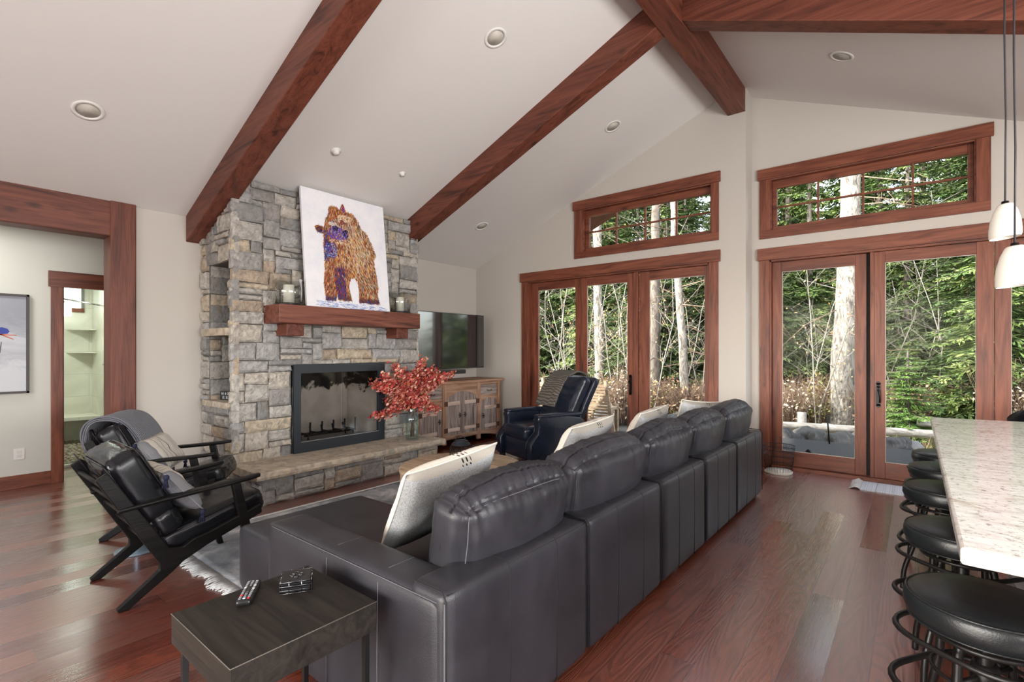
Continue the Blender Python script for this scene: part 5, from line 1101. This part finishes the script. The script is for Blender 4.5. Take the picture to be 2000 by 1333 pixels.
def conifer_meshes(seed, H, spread, green, ls=1.0):
    R = random.Random(seed); f, b = nb(), nb(); cols = []; tube(b, [(0, 0, -.4), (0, 0, H * .5), (0, 0, H)], [.17 * ls, .10 * ls, .015], 8)
    z = .5 * ls
    while z < H - .2 * ls:
        fr = 1 - z / H; n = R.randint(5, 7)
        for k in range(n):
            a = R.uniform(0, 2 * pi); L = spread * (fr ** .75) * R.uniform(.65, 1.1) + .15; dr0 = Vector((cos(a), sin(a), 0)); P = [Vector((0, 0, z))]
            m = max(4, int(L / (.17 * ls))); zz = z
            for i in range(m): t = (i + 1) / m; zz += (-.045 - .05 * t + (.05 if t > .75 else 0)) * (ls if ls == 1 else .05); P.append(Vector((dr0.x * L * t + R.gauss(0, .015), dr0.y * L * t + R.gauss(0, .015), zz)))
            tube(b, [P[0], P[m // 2], P[-1]], [.014, .008, .003], 4); side = dr0.cross(Vector((0, 0, 1)))
            for i in range(1, m + 1):
                t = i / m; w_ = L * .30 * (1 - t) + .10 * ls; c0 = R.choice(green); j = R.uniform(.7, 1.35)
                for s in (-1, 1):
                    for q in range(4):
                        d_ = (side * s * R.uniform(.6, 1) + dr0 * R.uniform(.35, .9) + Vector((0, 0, R.uniform(-.5, .06)))).normalized(); st = P[i].lerp(P[i - 1], R.random())
                        for h_ in (0, .3, .6):
                            leaf_dab(f, st + d_ * w_ * h_, (d_ + Vector((R.gauss(0, .25), R.gauss(0, .25), R.gauss(-.1, .2)))).normalized(), Vector((R.gauss(0, .5), R.gauss(0, .5), 1)).normalized(), w_ * R.uniform(.4, .7), R.uniform(.012, .03) * ls); cols.append(tuple(min(1, x * j) for x in c0))
        z += R.uniform(.15, .24) * (1 + .6 * (1 - fr)) * ls
    return f, cols, b
GR = [(.075, .125, .04), (.11, .165, .05), (.055, .09, .035), (.15, .20, .07)]; GL = [(.13, .19, .05), (.10, .16, .05), (.17, .22, .07), (.07, .12, .04)]
def make_conifer(seed, H, sp, green, label, group=None, ls=1.0):
    t = thing('conifer_tree', (0, 0, 0), label, 'tree', 0, group); f, cols, b = conifer_meshes(seed, H, sp, green, ls); o = obj('needle_foliage', f, FOL, t); setcol(o, cols); obj('trunk', b, BARKD, t, True); return t
PANES = ((1030, 1136, 'the first pane of the left doors'), (1136, 1248, 'the middle pane of the left doors'), (1248, 1400, 'the third pane of the left doors'), (1500, 1700, 'the narrow pane of the right doors'), (1700, 1925, 'the wide pane of the right doors'), (1925, 2200, 'the pane at the right frame edge'))
def where(x, y):
    F = -sin(YAW) * x + cos(YAW) * y; u = 1000 + FPX * (cos(YAW) * x + sin(YAW) * y) / F
    for a, b, s in PANES:
        if a <= u < b: return s
    return None
protos = [make_conifer(1, 11, 2.1, GR, ''), make_conifer(2, 9.5, 1.9, GR + GL[:1], ''), make_conifer(3, 12, 2.3, GR[:3], ''), make_conifer(4, 8, 1.7, GL, '')]
R = random.Random(31); spots = []
for y, x0_, x1_, st in ((13.6, -10, 3.6, 2.2), (15.4, -12.5, 5, 1.7), (18.3, -15, 6.5, 1.6), (21.8, -17.5, 7, 2.0), (25.5, -20, 8, 2.3)):
    x = x0_
    while x < x1_: spots.append((x + R.uniform(-.5, .5), y + R.uniform(-.9, .9))); x += st
used = [False] * 4
for i, (x, y) in enumerate(spots):
    if y < 14.8 and (abs(x + 1.1) < 1.0 or abs(x + 6.9) < .8): continue
    k = R.choice([0, 1, 2, 3]) if y < 20 else R.choice([0, 2, 1]); t = protos[k] if not used[k] else copy_tree(protos[k]); used[k] = True
    t.location = (x, y, gz(x, y)); t.rotation_euler[2] = R.uniform(0, 6.28); ht = 1.39 - gz(x, y) + .31 * math.hypot(x, y) + (R.uniform(.6, 2.0) if y < 17.5 else R.uniform(2.2, 4.2)); s = ht / (11, 9.5, 12, 8)[k]; t.scale = (max(s, .8), max(s, .8), s)
    row = 'front' if y < 15 else 'middle' if y < 20 else 'far'
    pane = where(x, y) or 'the window wall'
    t['label'] = {'front': 'drooping green conifer at the forest edge outside', 'middle': 'dense green conifer mid forest outside', 'far': 'dark far conifer outside'}[row]; t['label'] = t['label'].replace('outside', 'beyond ' + pane); t['group'] = {'front': 'forest edge conifers beyond ', 'middle': 'mid forest conifers beyond ', 'far': 'far forest conifers beyond '}[row] + pane
# young fir and a bright green low fir
yf = make_conifer(8, 1.7, .62, [(.12, .22, .05), (.17, .28, .07)], 'small bright green young fir behind the log rail, right of the door post', ls=.3); yf.location = (-.10, 11.6, gz(-.1, 11.6))
yf = make_conifer(9, 5.2, 1.6, GL, 'bright green spruce outside the right pane of the left doors', ls=.8); yf.location = (-5.3, 13.3, gz(-5.3, 13.3))
# big trunks with real bark
def trunk(x, y, r, H, label, lean=(0, 0), bare=10, seed=0, m=BARK, z0=None):
    t = thing('tree', (x, y, gz(x, y)), label, 'tree'); R = random.Random(seed); bm = nb(); n = 26; P = [(lean[0] * k / n + .05 * noise.noise(Vector((k * .3, seed, 0))), lean[1] * k / n, -.3 + H * k / n) for k in range(n + 1)]
    rr = [r * (1.35 if k == 0 else 1.15 if k == 1 else 1.05 if k == 2 else 1 - .45 * k / n) for k in range(n + 1)]; tube(bm, P, rr, 20)
    for v_ in bm.verts: q = noise.noise(v_.co * 6) * r * .10; v_.co.x += q; v_.co.y += q
    obj('trunk', bm, m, t, True); bm = nb()
    for k in range(bare):
        z = R.uniform(1.2, H * .8); a = R.uniform(0, 6.28); L = R.uniform(.5, 1.5); d_ = Vector((cos(a), sin(a), R.uniform(-.5, .25))); p0 = Vector((lean[0] * z / H, lean[1] * z / H, z)) + d_ * r * .7; p1 = p0 + d_ * L * .5; p2 = p0 + d_ * L + Vector((0, 0, R.uniform(-.3, .3)))
        tube(bm, [p0, p1, p2], [.012, .008, .003], 5)
        for q in range(4): s_ = p0.lerp(p2, R.uniform(.3, 1)); tube(bm, [s_, s_ + Vector((R.gauss(0, .2), R.gauss(0, .2), R.gauss(0, .15)))], .004, 4)
    obj('dead_branches', bm, TWIGB, t, True); return t
def at(u, v_or_F, F=None):
    a = (u - 1000) / FPX; th = YAW; F = v_or_F; return ((-sin(th) + cos(th) * a) * F, (cos(th) + sin(th) * a) * F)
x, y = at(1641, 10.4); trunk(x, y, .235, 10, 'thick pale barked tree trunk standing just behind the log rail', (.35, 0), 16, 1)
x, y = at(1172, 13.2); trunk(x, y, .14, 11, 'pale grey tree trunk seen through the middle pane of the left doors', (-.15, 0), 16, 2)
x, y = at(1280, 11.8); trunk(x, y, .13, 10, 'dark grey tree trunk at the left edge of the third pane', (0, 0), 10, 3, BARKD)
x, y = at(1347, 11.0); trunk(x, y, .10, 7.5, 'slim pale trunk in the right pane of the left doors', (-.55, 0), 18, 4)
x, y = at(1786, 13.6); trunk(x, y, .12, 9, 'thin grey trunk in the undergrowth behind the young fir', (-.2, 0), 14, 5)
# bare saplings
def sapling_mesh(seed, H, leaves=0):
    R = random.Random(seed); b, f, cols = nb(), nb(), []
    def br(p, d, L, r, dep):
        n = 5; P = [p]; q = p.copy(); dd = d.copy()
        for k in range(n): dd = (dd + Vector((R.gauss(0, .12), R.gauss(0, .12), R.gauss(.03, .06)))).normalized(); q = q + dd * L / n; P.append(q.copy())
        tube(b, P, [r * (1 - .8 * k / n) for k in range(n + 1)], 5 if dep == 0 else 4)
        if dep < 2:
            for k in range(13 if dep == 0 else 6):
                i = R.randint(1, n); a = R.uniform(0, 6.28); s_ = P[i].lerp(P[i - 1], R.random()); br(s_, (dd * .5 + Vector((cos(a), sin(a), R.uniform(-.1, .6)))).normalized(), L * R.uniform(.18, .38), r * .35, dep + 1)
        elif leaves:
            for k in range(leaves):
                c = P[R.randint(0, n)]; leaf_dab(f, c, Vector((R.gauss(0, 1), R.gauss(0, 1), R.gauss(0, 1))).normalized(), Vector((R.gauss(0, 1), R.gauss(0, 1), 1)).normalized(), R.uniform(.03, .06), R.uniform(.01, .02)); cols.append(R.choice([(.55, .33, .12), (.62, .42, .16), (.50, .22, .12), (.60, .45, .30), (.35, .36, .10)]))
    for k in range(2): br(Vector((R.uniform(-.15, .15), 0, -.2)), Vector((R.uniform(-.15, .15), R.uniform(-.1, .1), 1)).normalized(), H * R.uniform(.8, 1), .015, 0)
    return b, f, cols
def make_sap(seed, H, leaves, label, group, m=TWIG):
    t = thing('sapling_tree', (0, 0, 0), label, 'sapling', 0, group); b, f, cols = sapling_mesh(seed, H, leaves); obj('stems', b, m, t, True)
    if leaves: o = obj('leaves', f, LVS, t); setcol(o, cols)
    else: f.free()
    return t
sp = [make_sap(11, 5.5, 0, 'bare pale sapling with fine twigs in front of the conifers', 'bare saplings before the forest'), make_sap(12, 4.2, 0, 'bare pale sapling with fine twigs in front of the conifers', 'bare saplings before the forest'), make_sap(13, 4.6, 2, 'sapling with sparse orange and tan autumn leaves before the forest', 'leafy autumn saplings before the forest')]
R = random.Random(77); first = [0, 0, 0]
for (u, F, k) in ((1100, 12, 0), (1125, 13, 1), (1160, 11.5, 2), (1200, 12.2, 2), (1218, 12.8, 0), (1240, 11.0, 2), (1300, 13, 0), (1322, 11.6, 1), (1365, 12.5, 2), (1385, 10.8, 0), (1560, 11.6, 1), (1585, 12.6, 0), (1675, 11.4, 0), (1600, 10.2, 2), (1742, 12.6, 0), (1772, 11.4, 1), (1800, 12.2, 0), (1835, 11.0, 0), (1860, 12.6, 1), (1880, 11.6, 0), (1905, 12.8, 0), (1960, 11.2, 1), (1985, 10.2, 2), (1990, 12.4, 0), (1075, 11.2, 2), (1700, 12, 1)):
    x, y = at(u, F); pane = where(x, y)
    if pane is None: continue
    t = sp[k] if not first[k] else copy_tree(sp[k]); first[k] = 1; t.location = (x, y, gz(x, y)); t.rotation_euler[2] = R.uniform(0, 6.28); s = R.uniform(.8, 1.15); t.scale = (s, s, s); t['label'] = ('leafy orange and tan autumn sapling beyond ' if k == 2 else 'taller bare pale sapling beyond ' if k == 0 else 'shorter bare pale sapling beyond ') + pane; t['group'] = ('leafy saplings beyond ' if k == 2 else 'tall bare saplings beyond ' if k == 0 else 'short bare saplings beyond ') + pane
# undergrowth shrubs
def shrub(seed, label, group, pal, w_=.7, h_=.9, nl=500):
    R = random.Random(seed); t = thing('shrub', (0, 0, 0), label, 'shrub', 0, group); b, f, cols = nb(), nb(), []
    for k in range(90):
        a = R.uniform(0, 6.28); sp_ = R.random() * w_; P = [Vector((.1 * cos(a), .1 * sin(a), -.1)), Vector((sp_ * .5 * cos(a), sp_ * .5 * sin(a), h_ * .5)), Vector((sp_ * cos(a), sp_ * sin(a), h_ * R.uniform(.5, 1.1)))]; tube(b, P, [.007, .005, .002], 4)
        for q in range(5): s_ = P[1].lerp(P[2], R.random()); tube(b, [s_, s_ + Vector((R.gauss(0, .12), R.gauss(0, .12), R.gauss(.05, .1)))], .0025, 3)
        for q in range(nl // 90 + 1):
            c = P[1].lerp(P[2], R.uniform(-.3, 1)) + Vector((R.gauss(0, .07), R.gauss(0, .07), R.gauss(0, .07))); leaf_dab(f, c, Vector((R.gauss(0, 1), R.gauss(0, 1), R.gauss(0, 1))).normalized(), Vector((R.gauss(0, 1), R.gauss(0, 1), 1)).normalized(), R.uniform(.04, .08), R.uniform(.014, .028)); cols.append(R.choice(pal))
    obj('twigs', b, TWIGB, t, True); o = obj('leaves', f, LVS, t); setcol(o, cols); return t
sh = [shrub(1, 'low brown autumn shrub behind the log rail', 'brown shrubs behind the rail', [(.30, .19, .11), (.38, .26, .16), (.22, .13, .08), (.42, .33, .2)]), shrub(2, 'low yellow green shrub in the undergrowth', 'green shrubs in the undergrowth', [(.20, .22, .07), (.28, .28, .09), (.38, .33, .10), (.14, .17, .05)]), shrub(3, 'shrub with pale cream seed heads near the deck', 'pale leaved shrubs near the deck', [(.66, .58, .48), (.55, .45, .33), (.6, .45, .3)], .6, 1.3, 260)]
R = random.Random(5); first = [0, 0, 0]; u = 1030; lst = []
while u < 2090: lst.append((u, R.uniform(9.9, 11.2), R.choice([0, 0, 1]))); lst.append((u + 12, R.uniform(11.2, 13.2), R.choice([0, 1, 0]))); u += 33
lst += [(1085, 9.6, 2), (1215, 9.7, 2), (1548, 9.9, 2), (1958, 9.0, 2), (1990, 8.9, 2), (1060, 9.8, 2)]
for (u, F, k) in lst:
    x, y = at(u, F)
    if y < 10.6 and k < 2: y = 10.6 + R.random() * .4
    pane = where(x, y)
    if pane is None: continue
    t = sh[k] if not first[k] else copy_tree(sh[k]); first[k] = 1; t.location = (x, y, gz(x, y)); t.rotation_euler[2] = R.uniform(0, 6.28); s = R.uniform(.75, 1.2); t.scale = (s, s, s); t['label'] = ('low brown autumn shrub', 'low yellow green shrub', 'shrub with pale cream seed heads')[k] + ' beyond ' + pane; t['group'] = ('brown shrubs beyond ', 'green shrubs beyond ', 'pale shrubs beyond ')[k] + pane
bm = nb(); cols = []; R = random.Random(3)
for k in range(26000):
    x = R.uniform(-12, 4.5); y = 9.4 + 6.5 * R.random() ** 1.3
    if x / y < -.85: continue
    h = R.uniform(.08, .34); z = gz(x, y); a = R.uniform(0, 6.28); d_ = Vector((cos(a) * .006, sin(a) * .006, 0)); tp = Vector((x + R.gauss(0, .07), y + R.gauss(0, .07), z + h)); b_ = Vector((x, y, z - .02))
    bm.faces.new([bm.verts.new(p) for p in (b_ - d_, b_ + d_, tp)]); cols.append(R.choice([(.42, .34, .18), (.30, .28, .12), (.20, .24, .08), (.5, .42, .26), (.34, .22, .12)]))
o = obj('dry_grass', bm, LVS, None); setcol(o, cols); tag(o, 'dry tan and green grass growing along the deck edge', 'grass', kind='stuff')
# boulders, log rail, stake, lantern, slatted chair on the deck
def boulder(x, y, z, sx, sy, sz, sid, label):
    bm = nb(); bmesh.ops.create_icosphere(bm, subdivisions=4, radius=1); lay = bm.faces.layers.float.new('sid')
    for v_ in bm.verts: n_ = noise.noise(v_.co * 1.3 + Vector((sid * 9, 0, 0))) * .28 + noise.noise(v_.co * 4 + Vector((sid * 9, 0, 0))) * .07; v_.co *= 1 + n_; v_.co = Vector((v_.co.x * sx, v_.co.y * sy, v_.co.z * sz))
    for f in bm.faces: f[lay] = sid
    o = obj('boulder', bm, BOULD, None, True); o.location = (x, y, z); tag(o, label, 'boulder')
for (u, F, s, sid, lab) in ((1531, 8.15, (.24, .2, .22), .1, 'dark blue grey boulder just above the wire basket'), (1578, 8.4, (.30, .22, .25), .5, 'tan grey boulder beyond the left pane of the right doors'), (1612, 8.5, (.22, .2, .12), .2, 'small flat rock left of the iron stake'), (1645, 8.2, (.28, .22, .20), .6, 'grey green boulder right of the iron stake'), (1672, 8.3, (.12, .12, .16), .15, 'small dark rock at the right edge of the left pane'),
                               (1755, 7.9, (.30, .2, .17), .05, 'flat dark boulder left of the white stone'), (1787, 7.75, (.11, .1, .13), .9, 'rounded white stone at the deck edge'), (1343, 9.6, (.40, .3, .42), .3, 'upright grey boulder behind the far sofa pillows'), (1315, 9.5, (.26, .24, .30), .65, 'rounded grey boulder left of the upright one'), (1220, 10.2, (.7, .4, .42), .35, 'large low grey boulder beyond the slatted deck chair')):
    x, y = at(u, F); boulder(x, max(y, 9.35), -.16, *s, sid, lab)
def log(p, q, r, nm, lab, m=GREYW, flat=.55):
    bm = nb(); n = 18; P = [Vector(p).lerp(Vector(q), k / n) + Vector((0, .01 * noise.noise(Vector((k, 1, 0))), .012 * noise.noise(Vector((k * .4, 2, 0))))) for k in range(n + 1)]; tube(bm, P, [r * (1 + .1 * noise.noise(Vector((k * .7, 5, 0)))) for k in range(n + 1)], 12); o = obj(nm, bm, m, None, True); tag(o, lab, 'log'); return o
x0_, y0_ = at(1515, 9.3); x1_, y1_ = at(1960, 8.0); log((x0_ - .3, y0_, -.02), (x1_, y1_ + .2, -.06), .075, 'log_rail', 'long weathered grey log rail running behind the right doors')
x0_, y0_ = at(1790, 8.7); log((x0_, y0_ + .3, .08), (x0_ + .62, y0_ + .3, .07), .06, 'log', 'short weathered log end lying behind the rail')
for i, u in enumerate((1563, 1612, 1740)):
    x, y = at(u, 9.15); bm = nb(); tube(bm, [(0, 0, -.2), (0, 0, .62 if i == 0 else .40)], .075, 12); o = obj('rail_post', bm, GREYW, None, True); o.location = (x, y + .18, gz(x, y) + .0); tag(o, ['taller cut log post rising above the rail', 'short log post under the rail near the iron stake', 'short log post under the rail, right of the door handle'][i], 'post')
x, y = at(1620, 7.7); bm = nb(); tube(bm, [(0, 0, 0), (-.03, 0, .44)], .011, 8); o = obj('iron_stake', bm, IRON, None, True); o.location = (x, min(y, 9.15), -.06); tag(o, 'thin dark iron stake standing at the deck edge', 'stake')
DL = thing('deck_lantern', (-1.02, 7.05, -.06), 'small black box lantern outside the right doors', 'lantern'); bm = nb()
for sx in (-1, 1):
    for sy in (-1, 1): box(bm, (sx * .045 - .006, sy * .045 - .006, 0), (sx * .045 + .006, sy * .045 + .006, .17))
box(bm, (-.055, -.055, 0), (.055, .055, .012)); obj('frame', bm, IRON, DL); bm = nb(); lathe(bm, [(.075, .17), (.03, .21), (.012, .23), (0, .23)], n=4, M_=Matrix.Rotation(pi / 4, 4, 'Z')); obj('roof', bm, IRON, DL)
SC_ = thing('slatted_deck_chair', (-4.5, 7.3, -.06), 'outdoor wooden lounge of pale horizontal slats behind the recliner', 'deck chair')
for k in range(17):
    f = k / 17; z = .0 + f * .82; x1 = -3.70 - .30 * f; y = 7.2 + .25 * f; obj('slat', bx((x1 - .95, y, z), (x1, y + .02, z + .032)), SLATW, SC_, world=True)
for dx in (0, -.95):
    a, b = Vector((-3.70 + dx, 7.2, .0)), Vector((-4.02 + dx, 7.46, .88)); bm = nb(); hull8(bm, [a + Vector((-.025, -.03, -.06)), a + Vector((.025, -.03, -.06)), b + Vector((.025, -.03, 0)), b + Vector((-.025, -.03, 0)), a + Vector((-.025, .0, -.06)), a + Vector((.025, .0, -.06)), b + Vector((.025, .0, 0)), b + Vector((-.025, .0, 0))]); bmesh.ops.recalc_face_normals(bm, faces=bm.faces); obj('side_rail', bm, SLATW, SC_, world=True)
obj('rear_leg', bx((-4.90, 7.75, -.06), (-4.85, 7.80, .42)), SLATW, SC_, world=True); obj('rear_leg', bx((-4.0, 7.75, -.06), (-3.95, 7.80, .42)), SLATW, SC_, world=True); obj('seat_frame', bx((-4.90, 7.40, .38), (-3.95, 7.80, .42)), SLATW, SC_, world=True)
c = copy_tree(SC_); c.location.x -= 1.28; c['label'] = 'outdoor wooden lounge of pale slats at the left edge of the first pane'; SC_['group'] = c['group'] = 'slatted deck chairs'
